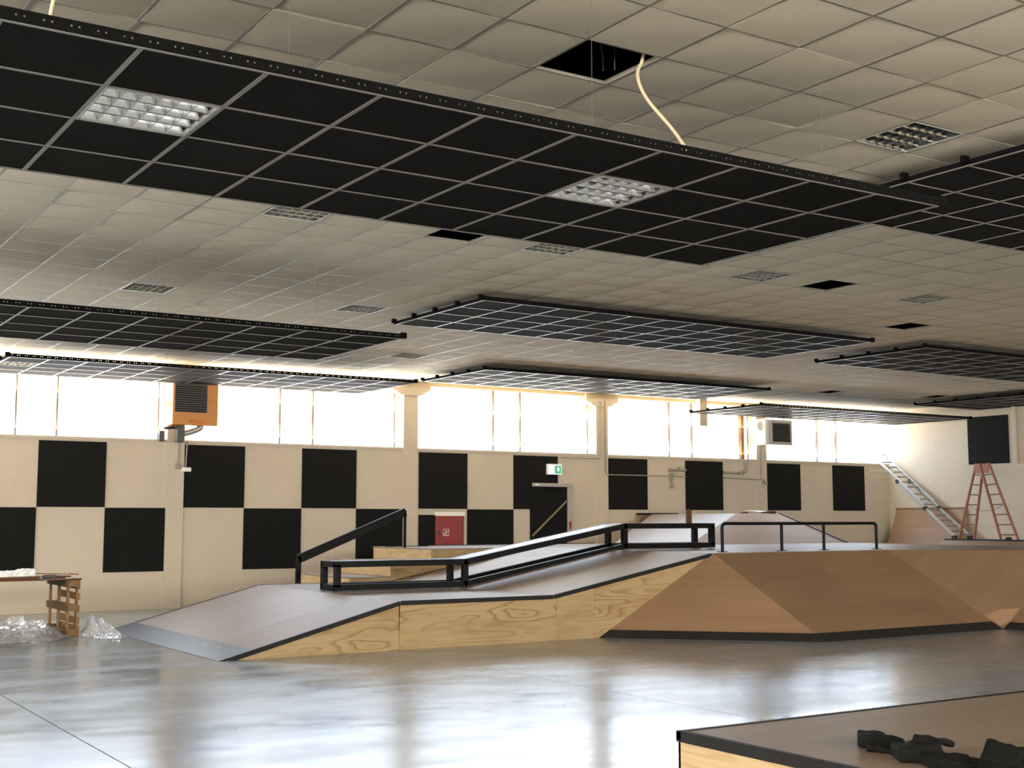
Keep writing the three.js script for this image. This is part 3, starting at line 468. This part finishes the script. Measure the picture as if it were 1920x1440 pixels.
// ---------------------------------------------------------------- ladders by the right wall
{
  const f = thing('aluminium_ladder', 'aluminium extension ladder leaning low against the sill in the right corner', 'ladder');
  const y0 = 1.19, A = [V(26.78, y0 + 0.05, -21.12), V(27.22, y0 + 0.05, -21.0)], B = [V(27.16, 3.22, -23.86), V(27.6, 3.24, -23.86)];
  for (let s = 0; s < 2; s++) { mesh('rail', bar(A[s], B[s].clone().lerp(A[s], 0.28), 0.03, 0.075), M.alu, f); mesh('rail', bar(A[s].clone().lerp(B[s], 0.42).add(V(0, 0.06, 0)), B[s].clone().add(V(0, 0.06, 0)), 0.026, 0.065), M.alu, f); mesh('foot', rbox(A[s].x - 0.05, A[s].x + 0.05, y0 - 0.018, y0 + 0.075, A[s].z - 0.06, A[s].z + 0.06, 0.015), M.rubber, f); }
  for (let k = 1; k <= 14; k++) { const t = k / 14.6, dy = t > 0.55 ? 0.06 : 0; mesh('rung', cyl(A[0].clone().lerp(B[0], t).add(V(0, dy, 0)).toArray(), A[1].clone().lerp(B[1], t).add(V(0, dy, 0)).toArray(), 0.02, 8), M.flue, f); }
  for (const t of [0.36, 0.72]) for (let s = 0; s < 2; s++) { const p = A[s].clone().lerp(B[s], t); mesh('bracket', cyl([p.x - 0.04, p.y, p.z], [p.x + 0.04, p.y, p.z], 0.055, 12), M.rubber, f); }
  mesh('hook', tube([[27.5, 3.3, -23.8], [27.5, 3.4, -23.84], [27.42, 3.43, -23.86], [27.34, 3.4, -23.86]], 0.015, 12, 6), M.flue, f);
  const o = thing('step_ladder', 'red-brown wooden double step ladder standing below the black wall square', 'ladder'), x = 26.9, yb = 1.172;
  const rails = [[-20.5, 3.05, -21.06], [-20.29, 3.02, -20.64], [-20.36, 3.02, -19.84], [-20.1, 3.05, -19.39]].map(([zt, yt, zb], i) => [V(x + (i % 2 ? 0.02 : -0.02), yb, zb), V(x + (i < 2 ? 0.02 : -0.02), yt, zt)]);
  for (const [a, b] of rails) mesh('stile', bar(a.clone().add(V(0, 0.01, 0)), b, 0.075, 0.035), M.ladderWood, o);
  for (const [p, q] of [[0, 1], [2, 3]]) for (let k = 1; k <= 7; k++) { const t = (k - 0.5) / 7.6; mesh('rung', bar(rails[p][0].clone().lerp(rails[p][1], t), rails[q][0].clone().lerp(rails[q][1], t), 0.05, 0.03), M.ladderRung, o); }
  mesh('top_plate', [plate([[x, 2.8, -20.52], [x, 2.8, -20.34], [x, 3.04, -20.34], [x, 3.04, -20.5]].map(([a, b, c]) => [a - 0.03, b, c]), 0.02), plate([[x, 2.8, -20.3], [x, 2.8, -20.1], [x, 3.04, -20.12], [x, 3.04, -20.3]].map(([a, b, c]) => [a - 0.03, b, c]), 0.02)], M.ladderWood, o);
  mesh('safety_cord', tube([rails[0][0].clone().lerp(rails[0][1], 0.46).toArray(), [x, 1.9, -20.5], [x, 1.89, -20.1], rails[3][0].clone().lerp(rails[3][1], 0.46).toArray()], 0.006, 20, 5), M.wire, o);
  tag(mesh('work_shoe', new THREE.SphereGeometry(0.08, 14, 8).scale(0.7, 0.5, 1.2).translate(26.9, 1.205, -19.64), M.rubber), 'small dark object lying between the feet of the wooden step ladder', 'object');
}
// ---------------------------------------------------------------- black squares on the walls
function square(x0, x1, y0, y1, label) { const o = tag(mesh('wall_square', rbox(x0, x1, y0, y1, ZB, ZB + 0.022, 0.004, 1), M.blackPanel), label, 'wall panel', 'black checker squares on the walls'); return o; }
const T0 = 1.897, T1 = 3.098, L0 = 0.70;
square(5.26, 6.47, T0, T1, 'black wall square, upper row, left of the orange heater, leftmost of its row');
square(7.955, 9.165, T0, T1, 'black wall square, upper row, directly right of the conduits below the orange heater');
square(10.38, 11.59, T0, T1, 'black wall square, upper row, left of the handrail\'s upper end');
square(13.06, 14.26, T0, T1, 'black wall square, upper row, above the red hydrant door');
square(15.46, 16.66, T0, T1, 'black wall square, upper row, carrying the green exit sign');
square(18.06, 19.27, T0, T1, 'black wall square, upper row, first right of the black door');
square(20.46, 21.67, T0, T1, 'black wall square, upper row, second right of the black door, with pipes entering both sides');
square(23.16, 24.36, T0, T1, 'black wall square, upper row, right below the grey heater');
square(25.56, 26.77, T0, T1, 'black wall square, upper row, rightmost, beside the top of the aluminium ladder');
square(4.06, 5.255, L0, T0 - 0.01, 'black wall square, lower row, above the trestle table at the left edge');
square(6.475, 7.6, L0, T0 - 0.01, 'black wall square, lower row, left of the pilaster with the orange heater');
square(9.165, 10.375, L0, T0 - 0.01, 'black wall square, lower row, behind the low end of the handrail');
square(11.595, 12.695, L0, T0 - 0.01, 'black wall square, lower row, behind the high end of the handrail');
square(14.26, 15.455, L0, T0 - 0.01, 'black wall square, lower row, between the red hydrant door and the black door');
square(13.06, 13.455, L0, 1.765, 'narrow black wall strip left of the red hydrant door');
tag(mesh('wall_square', rbox(XR - 0.03, XR - 0.005, 3.07, 4.285, -21.34, -20.13, 0.005, 1), M.blackPanel), 'black square panel on the right end wall above the wooden step ladder', 'wall panel', 'black checker squares on the walls');
// ---------------------------------------------------------------- hydrant door, black door, exit sign
function canvasTex(w, h, draw) { const c = document.createElement('canvas'); c.width = w; c.height = h; draw(c.getContext('2d'), w, h); const t = new THREE.CanvasTexture(c); t.colorSpace = THREE.SRGBColorSpace; return t; }
{
  const f = thing('hydrant_door', 'red metal fire hydrant door low on the back wall', 'fire cabinet');
  mesh('surround', [box(13.455, 14.2, 1.745, 1.83, ZB, ZB + 0.02)], M.whitePaint, f); const dr = mesh('door', rbox(13.46, 14.13, 0.9, 1.742, ZB, ZB + 0.05, 0.008), M.red, f);
  mesh('hinge_edge', box(14.13, 14.155, 0.9, 1.742, ZB, ZB + 0.045), M.darkMetal, f);
  const sg = new THREE.PlaneGeometry(0.15, 0.15); sg.translate(13.71, 1.39, ZB + 0.054);
  mesh('sign', sg, std({ roughness: 0.6, map: canvasTex(64, 64, (c) => { c.fillStyle = '#b9a9a0'; c.fillRect(0, 0, 64, 64); c.fillStyle = '#7d2226'; c.fillRect(6, 8, 20, 26); c.fillRect(34, 6, 22, 14); c.fillRect(40, 30, 18, 24); c.fillRect(8, 44, 22, 8); }) }), dr);
  mesh('lock', rbox(13.49, 13.58, 1.35, 1.43, ZB + 0.04, ZB + 0.06, 0.006), M.darkMetal, dr);
  const d = struct('door_1', 'black fire door with grey frame under the exit sign');
  const leaf = mesh('door_leaf', rbox(15.9, 16.9, 0.02, 2.41, ZB - 0.0, ZB + 0.035, 0.004, 1), M.blackPanel, d);
  mesh('door_frame', rbox(15.95, 17.03, 2.405, 2.485, ZB, ZB + 0.09, 0.006), M.frameGrey, d); mesh('door_frame', rbox(16.905, 17.03, 0, 2.405, ZB, ZB + 0.07, 0.006), M.frameGrey, d);
  mesh('door_closer', rbox(15.99, 16.09, 2.43, 2.455, ZB + 0.085, ZB + 0.1, 0.004, 1), M.paper, d);
  mesh('door_bar', bar(V(15.93, 1.30, ZB + 0.06), V(16.89, 2.1, ZB + 0.06), 0.03, 0.045), M.brass, leaf);
  mesh('push_handle', rbox(16.93, 16.98, 1.45, 1.62, ZB + 0.07, ZB + 0.1, 0.01), M.red, d);
  const e = thing('exit_sign', 'small lit green and white exit sign above the black door', 'exit sign');
  mesh('case', rbox(16.33, 16.71, 2.68, 2.92, ZB + 0.02, ZB + 0.11, 0.01), M.whitePaint, e);
  const et = canvasTex(192, 112, (c) => { c.fillStyle = '#f4fff8'; c.fillRect(0, 0, 192, 112); c.fillStyle = '#37b883'; c.fillRect(92, 8, 90, 92); c.fillStyle = '#f4fff8'; c.beginPath(); c.moveTo(116, 40); c.lineTo(168, 40); c.lineTo(142, 88); c.closePath(); c.fill(); c.fillRect(132, 20, 20, 26); });
  const g = new THREE.PlaneGeometry(0.37, 0.215); g.translate(16.52, 2.79, ZB + 0.1135);
  mesh('lit_face', g, std({ color: 0x111111, roughness: 0.4, emissive: 0xffffff, emissiveMap: et, emissiveIntensity: 1.0 }), e);
  const l = new THREE.RectAreaLight(C(0.75, 1, 0.85), 1.0, 0.36, 0.2); l.position.set(16.52, 2.79, ZB + 0.125); l.lookAt(16.52, 2.79, 0); l.name = 'exit_sign_light'; scene.add(l);
}
// ---------------------------------------------------------------- unit heaters
{
  const x0 = 7.53, x1 = 8.41, y0 = 3.44, y1 = 4.285, zf = -23.47, zb = -23.9;
  const f = thing('unit_heater', 'orange unit heater with dark louvre hung before the windows', 'heater');
  mesh('cabinet', rbox(x0, x1, y0, y1, zb, zf, 0.015), M.orange, f);
  const lb = mesh('louvre_backing', box(x0 + 0.04, x0 + 0.66, y0 + 0.24, y1 - 0.05, zf - 0.004, zf + 0.004), M.darkLouvre, f);
  for (let k = 0; k < 13; k++) { const y = y0 + 0.265 + k * 0.042, g = new THREE.BoxGeometry(0.61, 0.004, 0.045); g.rotateX(0.7); g.translate(x0 + 0.35, y, zf + 0.012); mesh('louvre_slat', g, M.darkMetal, lb); }
  const t1 = canvasTex(256, 64, (c) => { c.clearRect(0, 0, 256, 64); c.fillStyle = '#b07a28'; c.fillRect(0, 0, 256, 64); c.fillStyle = '#3a2410'; c.font = 'bold 34px sans-serif'; c.fillText('Apen', 4, 34); c.fillStyle = '#6b4418'; c.font = '32px sans-serif'; c.fillText('Group', 98, 34); c.fillRect(60, 46, 130, 4); });
  const lg = new THREE.PlaneGeometry(0.37, 0.09); lg.translate(x0 + 0.5, y0 + 0.065, zf + 0.003);
  mesh('lettering', lg, std({ map: t1, roughness: 0.45, color: C(1.3, 0.85, 0.35) }), f);
  const t2 = canvasTex(128, 48, (c) => { c.fillStyle = '#b07a28'; c.fillRect(0, 0, 128, 48); c.fillStyle = '#2c1c0e'; c.font = 'bold 34px sans-serif'; c.fillText('50', 8, 36); c.fillStyle = '#7a5020'; c.fillText('kw', 58, 36); });
  const lk = new THREE.PlaneGeometry(0.13, 0.05); lk.translate(x0 + 0.775, y0 + 0.47, zf + 0.003); mesh('lettering', lk, std({ map: t2, roughness: 0.45, color: C(1.3, 0.85, 0.35) }), f);
  mesh('support_arm', [bar(V(7.42, 3.37, -23.55), V(7.76, 3.42, -23.95), 0.05, 0.05), rbox(7.42, 7.52, 3.14, 3.34, -23.95, -23.88, 0.004)], M.darkMetal, f);
  mesh('stem', rbox(7.72, 7.85, 3.13, 3.45, -23.86, -23.73, 0.006), M.darkMetal, f);
  mesh('flue_elbow', tube([[8.16, 3.46, -23.7], [8.15, 3.41, -23.7], [8.05, 3.355, -23.74], [7.92, 3.31, -23.8], [7.8, 3.28, -23.86]], 0.055, 20, 12), M.flue, f);
  for (const x of [x0 + 0.1, x1 - 0.1]) mesh('hanger', cyl([x, y1 - 0.01, -23.7], [x, YC, -23.7], 0.012, 8), M.darkMetal, f);
  const c = thing('conduit', 'two thin grey conduits ending in junction boxes below the orange heater', 'conduit');
  mesh('pipe', cyl([7.84, 3.2, ZB + 0.055], [7.82, 2.72, ZB + 0.055], 0.016, 8), M.conduit, c); mesh('pipe', cyl([7.99, 3.16, ZB + 0.04], [7.97, 2.66, ZB + 0.04], 0.016, 8), M.conduit, c);
  mesh('junction_box', rbox(7.77, 7.87, 2.63, 2.73, ZB + 0.03, ZB + 0.09, 0.008), M.conduit, c); mesh('junction_box', rbox(7.88, 8.07, 2.58, 2.66, ZB + 0.022, ZB + 0.08, 0.008), M.whitePaint, c); mesh('elbow_cap', rbox(7.79, 7.88, 3.16, 3.22, ZB + 0.03, ZB + 0.1, 0.012), M.paper, c);
  const hx0 = 22.86, hx1 = 23.62, hy0 = 3.545, hy1 = 4.18, hz = -23.5;
  const h = thing('unit_heater', 'grey unit heater with dark louvre hung before the right windows', 'heater');
  mesh('cabinet', rbox(hx0, hx1, hy0, hy1, -23.95, hz, 0.02), M.greyPaint, h);
  const hb = mesh('louvre_backing', box(hx0 + 0.07, hx1 - 0.08, hy0 + 0.075, hy1 - 0.08, hz - 0.004, hz + 0.003), M.darkLouvre, h);
  for (let k = 0; k < 12; k++) { const g = new THREE.BoxGeometry(hx1 - hx0 - 0.17, 0.004, 0.04); g.rotateX(0.7); g.translate((hx0 + hx1) / 2 - 0.005, hy0 + 0.1 + k * 0.04, hz + 0.01); mesh('louvre_slat', g, M.darkMetal, hb); }
  mesh('side_cover', rbox(hx0 - 0.17, hx0, hy0 + 0.0, hy1 + 0.02, -23.9, hz - 0.02, 0.05, 4), M.whitePaint, h);
  mesh('fan_housing', cyl([hx0 - 0.22, hy1 - 0.17, -23.9], [hx0 - 0.22, hy1 - 0.17, -23.62], 0.12, 24), M.whitePaint, h);
  for (const x of [hx0 + 0.1, hx1 - 0.1]) mesh('hanger', cyl([x, hy1 - 0.01, -23.7], [x, YC, -23.7], 0.012, 8), M.darkMetal, h);
  // conduits right of the door
  const z = ZB + 0.03, p = thing('conduit', 'grey conduit run with boxes and a valve across the wall right of the black door', 'conduit');
  mesh('pipe', tube([[18.05, 2.71, z], [19.9, 2.71, z], [20.46, 2.70, z]], 0.014, 10, 6, false, true), M.conduit, p);
  mesh('pipe', tube([[21.67, 2.70, z], [22.9, 2.67, z], [22.94, 2.72, z], [22.94, 3.6, z + 0.03]], 0.014, 30, 6, false, true), M.conduit, p);
  mesh('gas_pipe', tube([[19.96, 2.86, z], [20.46, 2.86, z]], 0.03, 4, 8, false, true), M.conduit, p);
  mesh('gas_pipe', tube([[21.67, 2.84, z], [22.25, 2.825, z], [22.38, 2.85, z], [22.43, 2.95, z], [22.44, 3.15, z]], 0.035, 30, 10), M.conduit, p);
  mesh('valve', [cyl([19.96, 2.86, z - 0.02], [19.96, 2.86, z + 0.06], 0.05, 12), cyl([20.24, 2.86, z - 0.03], [20.24, 2.95, z + 0.02], 0.03, 8), cyl([22.28, 2.78, z], [22.28, 2.9, z + 0.03], 0.035, 8)], M.flue, p);
  mesh('junction_box', rbox(19.95, 20.04, 2.6, 2.78, ZB, ZB + 0.06, 0.01), M.conduit, p); mesh('junction_box', rbox(19.96, 20.05, 2.42, 2.52, ZB, ZB + 0.07, 0.012), M.conduit, p); mesh('junction_box', rbox(22.98, 23.13, 2.54, 2.63, ZB + 0.03, ZB + 0.09, 0.012), M.conduit, p);
  mesh('pipe', cyl([20.0, 2.6, z], [20.0, 2.52, z], 0.014, 8), M.conduit, p); mesh('pipe', tube([[22.94, 2.68, z + 0.03], [23.02, 2.66, z + 0.03], [23.05, 2.6, z + 0.03]], 0.014, 8, 6, false, true), M.conduit, p);
  const r = thing('conduit', 'thin grey conduit bending round the pilaster beside the exit sign', 'conduit');
  mesh('pipe', tube([[16.75, 3.075, z], [17.74, 3.075, z + 0.005], [17.83, 3.1, z + 0.03], [17.85, 3.2, z + 0.03], [17.85, 4.42, z + 0.03]], 0.014, 40, 6, false, true), M.conduit, r);
  mesh('pipe', tube([[17.99, 4.45, z + 0.03], [17.99, 2.78, z + 0.03], [18.05, 2.71, z]], 0.014, 40, 6, false, true), M.conduit, r);
  tag(mesh('air_duct', rbox(20.58, 20.81, 3.93, YC - 0.004, -23.72, -23.55, 0.006), std({ color: C(0.5, 0.42, 0.33), roughness: 0.6 })), 'short beige box duct hanging from the ceiling before the third window bay', 'duct');
  tag(mesh('brick_jamb', [box(22.42, 22.52, SILL + 0.01, WTOP, ZB - 0.2, ZB - 0.1)], std({ map: oldWood, color: C(0.52, 0.44, 0.36), roughness: 0.8 })), 'speckled brown board standing against the window jamb left of the grey heater', 'board');
  tag(mesh('drain_pipe', cyl([27.66, 3.05, -19.9], [27.66, YC - 0.004, -19.9], 0.055, 14), M.wall), 'white pipe on the right wall beside the black square', 'pipe');
}
// ---------------------------------------------------------------- cloth, film and bundles: closed shapes from a distance field
function blob(lo, hi, cell, fn) {
  const size = Math.max(hi[0] - lo[0], hi[1] - lo[1], hi[2] - lo[2]), n = Math.min(80, Math.ceil(size / cell) + 4), mc = new MarchingCubes(n, M.cloth, false, false, 120000);
  const half = size / 2 * n / (n - 3), c = [0, 1, 2].map((k) => (lo[k] + hi[k]) / 2);
  for (let k = 0; k < n; k++) for (let j = 0; j < n; j++) for (let i = 0; i < n; i++) mc.field[i + j * n + k * n * n] = -fn(c[0] + ((i - n / 2) / (n / 2)) * half, c[1] + ((j - n / 2) / (n / 2)) * half, c[2] + ((k - n / 2) / (n / 2)) * half);
  mc.isolation = 0; mc.update();
  const N = mc.count, g = new THREE.BufferGeometry(), P = mc.positionArray.slice(0, N * 3), Q = mc.normalArray.slice(0, N * 3);
  for (let i = 0; i < N; i++) for (let k = 0; k < 3; k++) P[i * 3 + k] = P[i * 3 + k] * half + c[k];
  g.setAttribute('position', new THREE.BufferAttribute(P, 3)); g.setAttribute('normal', new THREE.BufferAttribute(Q, 3)); return uvBox(g);
}
const smin = (a, b, k) => { const h = cl(0.5 + 0.5 * (b - a) / k); return mix(b, a, h) - k * h * (1 - h); };
function slab(c, hs, e, r) { const q = new THREE.Matrix4().makeRotationFromEuler(new THREE.Euler(...e)).setPosition(...c).invert(), p = V(0, 0, 0); return (x, y, z) => { p.set(x, y, z).applyMatrix4(q); const dx = Math.abs(p.x) - hs[0] + r, dy = Math.abs(p.y) - hs[1] + r, dz = Math.abs(p.z) - hs[2] + r; return Math.hypot(Math.max(dx, 0), Math.max(dy, 0), Math.max(dz, 0)) + Math.min(Math.max(dx, dy, dz), 0) - r; }; }
const folds = (x, y, z, f) => (Math.sin(x * f + Math.sin(z * f * 0.7) * 1.7) * Math.sin(z * f * 1.1 + y * f * 0.8 + 1.3) + 0.5 * Math.sin((x + z) * f * 2.1 + 2 * Math.sin(y * f)));
function heap(name, parts, k, amp, f, m, floorY, label, cat) {
  const fn = (x, y, z) => { let d = 9; for (const p of parts) d = smin(d, p(x, y, z), k); d += amp * folds(x, y, z, f); return Math.max(d, floorY - y); };
  let lo = [1e9, 1e9, 1e9], hi = [-1e9, -1e9, -1e9]; for (const p of parts) { for (let a = 0; a < 3; a++) { lo[a] = Math.min(lo[a], p.c[a] - p.r); hi[a] = Math.max(hi[a], p.c[a] + p.r); } } lo[1] = floorY - 0.01;
  const o = mesh(name, blob(lo, hi, 0.011, fn), m); return tag(o, label, cat);
}
const S = (c, hs, e, r = 0.012) => { const f = slab(c, hs, e, r); f.c = c; f.r = Math.max(...hs) * 1.05 + 0.03; return f; };
// ---------------------------------------------------------------- foreground box with jackets
const BH = 0.45;
{
  const f = thing('plywood_box', 'wide low plywood box with black steel edge in the lower right foreground', 'skate ramp'), x0 = 4.9, z0 = -5.85, z1 = -2.2;
  for (const [a, b] of [[x0, x0 + 2.44], [x0 + 2.443, x0 + 4.88], [x0 + 4.883, 11.5]]) for (const [c, d] of [[z0, z0 + 1.22], [z0 + 1.223, z0 + 2.44], [z0 + 2.443, z1]]) mesh('top_sheet', box(a, b, BH - 0.012, BH, c, d), M.plyTopSheen, f);
  mesh('side_panel', box(x0 + 0.004, x0 + 0.022, 0, BH - 0.012, z0 + 0.004, z0 + 2.44), M.birch, f); mesh('side_panel', box(x0 + 0.004, x0 + 0.022, 0, BH - 0.012, z0 + 2.443, z1), M.birch, f);
  mesh('side_panel', box(x0 + 0.004, 11.5, 0, BH - 0.012, z0 + 0.004, z0 + 0.022), M.pine, f);
  mesh('edge_strip', rbox(x0 - 0.006, x0 + 0.045, BH - 0.058, BH + 0.004, z0 - 0.006, z1, 0.004), M.edgeSteel, f); mesh('edge_strip', rbox(x0 - 0.006, 11.5, BH - 0.05, BH + 0.003, z0 - 0.006, z0 + 0.04, 0.004), M.edgeSteel, f);
  heap('black_jacket', [S([5.50, 0.478, -4.93], [0.13, 0.034, 0.075], [0.05, 0.75, -0.1]), S([5.43, 0.472, -4.77], [0.1, 0.028, 0.08], [0.15, 0.5, 0.1]), S([5.37, 0.48, -4.52], [0.12, 0.05, 0.11], [-0.2, 0.9, 0.1]), S([5.49, 0.535, -4.5], [0.1, 0.016, 0.08], [0.1, 0.4, -0.22], 0.008), S([5.36, 0.47, -4.3], [0.14, 0.03, 0.13], [0.1, 1.1, -0.1])], 0.025, 0.005, 24, M.cloth, BH, 'crumpled black jacket lying on the foreground box', 'jacket');
  heap('black_garment', [S([5.43, 0.5, -4.06], [0.085, 0.062, 0.09], [0.25, 0.5, 0.3]), S([5.56, 0.49, -3.98], [0.06, 0.06, 0.07], [0.1, 0.9, -0.75]), S([5.4, 0.475, -3.95], [0.12, 0.03, 0.1], [0, 0.3, 0.05])], 0.012, 0.004, 26, M.cloth, BH, 'folded black garment standing up right of the crumpled jacket on the foreground box', 'jacket');
  tag(mesh('jacket_lining', plate([[5.42, 0.563, -4.44], [5.54, 0.54, -4.46], [5.53, 0.545, -4.56], [5.42, 0.566, -4.55]], 0.004), M.clothGrey), 'small grey flap folded out on the black jacket', 'cloth');
  tag(mesh('yellow_glove', new THREE.SphereGeometry(0.05, 16, 10).scale(1.2, 0.5, 0.9).translate(5.46, BH + 0.025, -4.2), M.yellow), 'yellow patch of cloth between the two black garments', 'glove');
}
// ---------------------------------------------------------------- trestle of a pallet, with board and things on it
{
  const f = thing('pallet', 'wooden pallet standing on edge as a table trestle', 'pallet', [4.66, 0, -19.15]), Hh = 0.8, Ld = 1.2, th = 0.2;
  for (let k = 0; k < 3; k++) { const y = k * 0.35; for (let j = 0; j < 3; j++) mesh('block', rbox(0.05, 0.15, y, y + 0.1, -j * 0.54 - 0.12, -j * 0.54, 0.004, 1), M.oldWood, f); mesh('bottom_board', rbox(-0.0, 0.022, y, y + 0.1, -Ld, 0, 0.003, 1), M.oldWoodGrey, f); }
  for (const z of [-0.1, -0.62, -1.16]) { mesh('stringer', rbox(0.15, 0.172, 0, Hh, z, z + 0.1, 0.003, 1), M.oldWood, f); mesh('stringer', rbox(0.026, 0.048, 0.0, Hh, z, z + 0.1, 0.003, 1), M.oldWood, f); }
  for (const y of [0, 0.16, 0.33, 0.51, 0.66]) mesh('top_board', rbox(0.174, 0.198, y, y + (y === 0 || y > 0.6 ? 0.14 : 0.1), -Ld, 0, 0.003, 1), M.oldWood, f);
  const t = thing('table_board', 'thin board laid across the pallet as a work table', 'table', [0, Hh + 0.001, 0]);
  mesh('board', rbox(1.9, 4.86, 0, 0.022, -20.35, -19.08, 0.004, 1), M.darkWood, t);
  mesh('trestle', box(2.0, 2.1, -Hh, 0, -20.3, -19.15), M.oldWood, t);
  const y = Hh + 0.024;
  tag(mesh('wooden_plank', rbox(3.3, 4.28, y, y + 0.035, -19.3, -19.14, 0.004), M.darkWood), 'dark plank on the table board below the white plastic bundle', 'plank');
  heap('plastic_bundle', [S([3.98, y + 0.07, -19.3], [0.26, 0.05, 0.12], [0, 0.1, 0.06], 0.03), S([4.14, y + 0.1, -19.35], [0.1, 0.03, 0.1], [0, 0.2, 0], 0.02), S([3.74, y + 0.05, -19.28], [0.09, 0.025, 0.1], [0, 0, 0.5], 0.02)], 0.04, 0.008, 30, M.paper, y + 0.034, 'white crumpled plastic bundle lying on the table board', 'plastic bag');
  tag(mesh('batten', bar(V(4.0, y + 0.075, -19.55), V(4.72, y + 0.055, -19.35), 0.018, 0.014), M.oldWood), 'long thin batten sticking out over the end of the table board', 'stick');
  tag(mesh('red_marker', bar(V(4.725, y + 0.055, -19.35), V(4.87, y + 0.05, -19.31), 0.022, 0.018), M.red), 'red tip of the thin batten above the pallet', 'marker');
  tag(mesh('dark_tool', [rbox(4.38, 4.55, y, y + 0.05, -19.42, -19.3, 0.012), rbox(4.5, 4.6, y + 0.01, y + 0.03, -19.38, -19.33, 0.006)], M.darkMetal), 'dark hand tool lying on the table board', 'tool');
  tag(mesh('wood_offcut', rbox(4.58, 4.76, y, y + 0.03, -19.5, -19.32, 0.005), M.darkWood), 'brown wood offcut on the table end beside the dark tool', 'wood');
  tag(mesh('white_card', plate([[4.64, y + 0.004, -19.12], [4.84, y + 0.008, -19.14], [4.86, y + 0.004, -19.28], [4.68, y + 0.008, -19.28]], 0.003), M.paper), 'white card lying on the end of the table board', 'card');
}
// crumpled transparent film on the floor
function film(cx, cz, rx, rz, hmax, s, label, peaks = []) {
  const n = 46, g = new THREE.PlaneGeometry(2, 2, n, n), p = g.attributes.position, N = noiseMaker(s), keep = [];
  g.rotateX(-Math.PI / 2);
  const inside = new Uint8Array(p.count);
  for (let k = 0; k < p.count; k++) {
    const u = p.getX(k), v = p.getZ(k), a = Math.atan2(v, u), R0 = 0.72 + 0.28 * N(a / 6.2832 + 0.5, 0.3, 9, 1, 3), r = Math.hypot(u, v) / R0; inside[k] = r < 1 ? 1 : 0;
    const e = Math.pow(cl((1 - r) * 2.2), 0.7), q = N(u * 0.35 + 0.5, v * 0.35 + 0.5, 12, 12, 4), w = 1 - Math.abs(q - 0.5) * 4; let h = e * (0.25 + 0.75 * N(u * 0.3 + 0.5, v * 0.3 + 0.5, 5, 5, 2)) * hmax * (0.55 + 0.6 * cl(w));
    for (const [pu, pv, ph, pr] of peaks) { const d = Math.hypot(u - pu, v - pv) / pr; h += ph * Math.exp(-d * d * 2) * (0.55 + 0.8 * cl(w)) * rr(0.8, 1.15); }
    p.setXYZ(k, cx + (u + rr(-0.014, 0.014)) * rx, 0.004 + h * (r < 1 ? 1 : 0), cz + v * rz);
  }
  const id = g.index.array; for (let i = 0; i < id.length; i += 3) if (inside[id[i]] && inside[id[i + 1]] && inside[id[i + 2]]) keep.push(id[i], id[i + 1], id[i + 2]);
  g.setIndex(keep); const h = g.toNonIndexed(); h.computeVertexNormals();
  return tag(mesh('plastic_film', h, M.film), label, 'plastic sheet');
}
film(3.95, -19.6, 0.95, 1.75, 0.2, 301, 'sheet of crumpled transparent film spread on the floor under the table board', [[0.55, -0.35, 0.13, 0.25], [0.45, -0.75, 0.12, 0.3]]);
film(5.13, -18.95, 0.32, 0.85, 0.09, 317, 'heap of crumpled transparent film right of the standing pallet', [[0.05, -0.4, 0.15, 0.45], [-0.15, -0.55, 0.12, 0.3], [0.35, 0.0, 0.05, 0.4]]);
renderer.render(scene, camera);
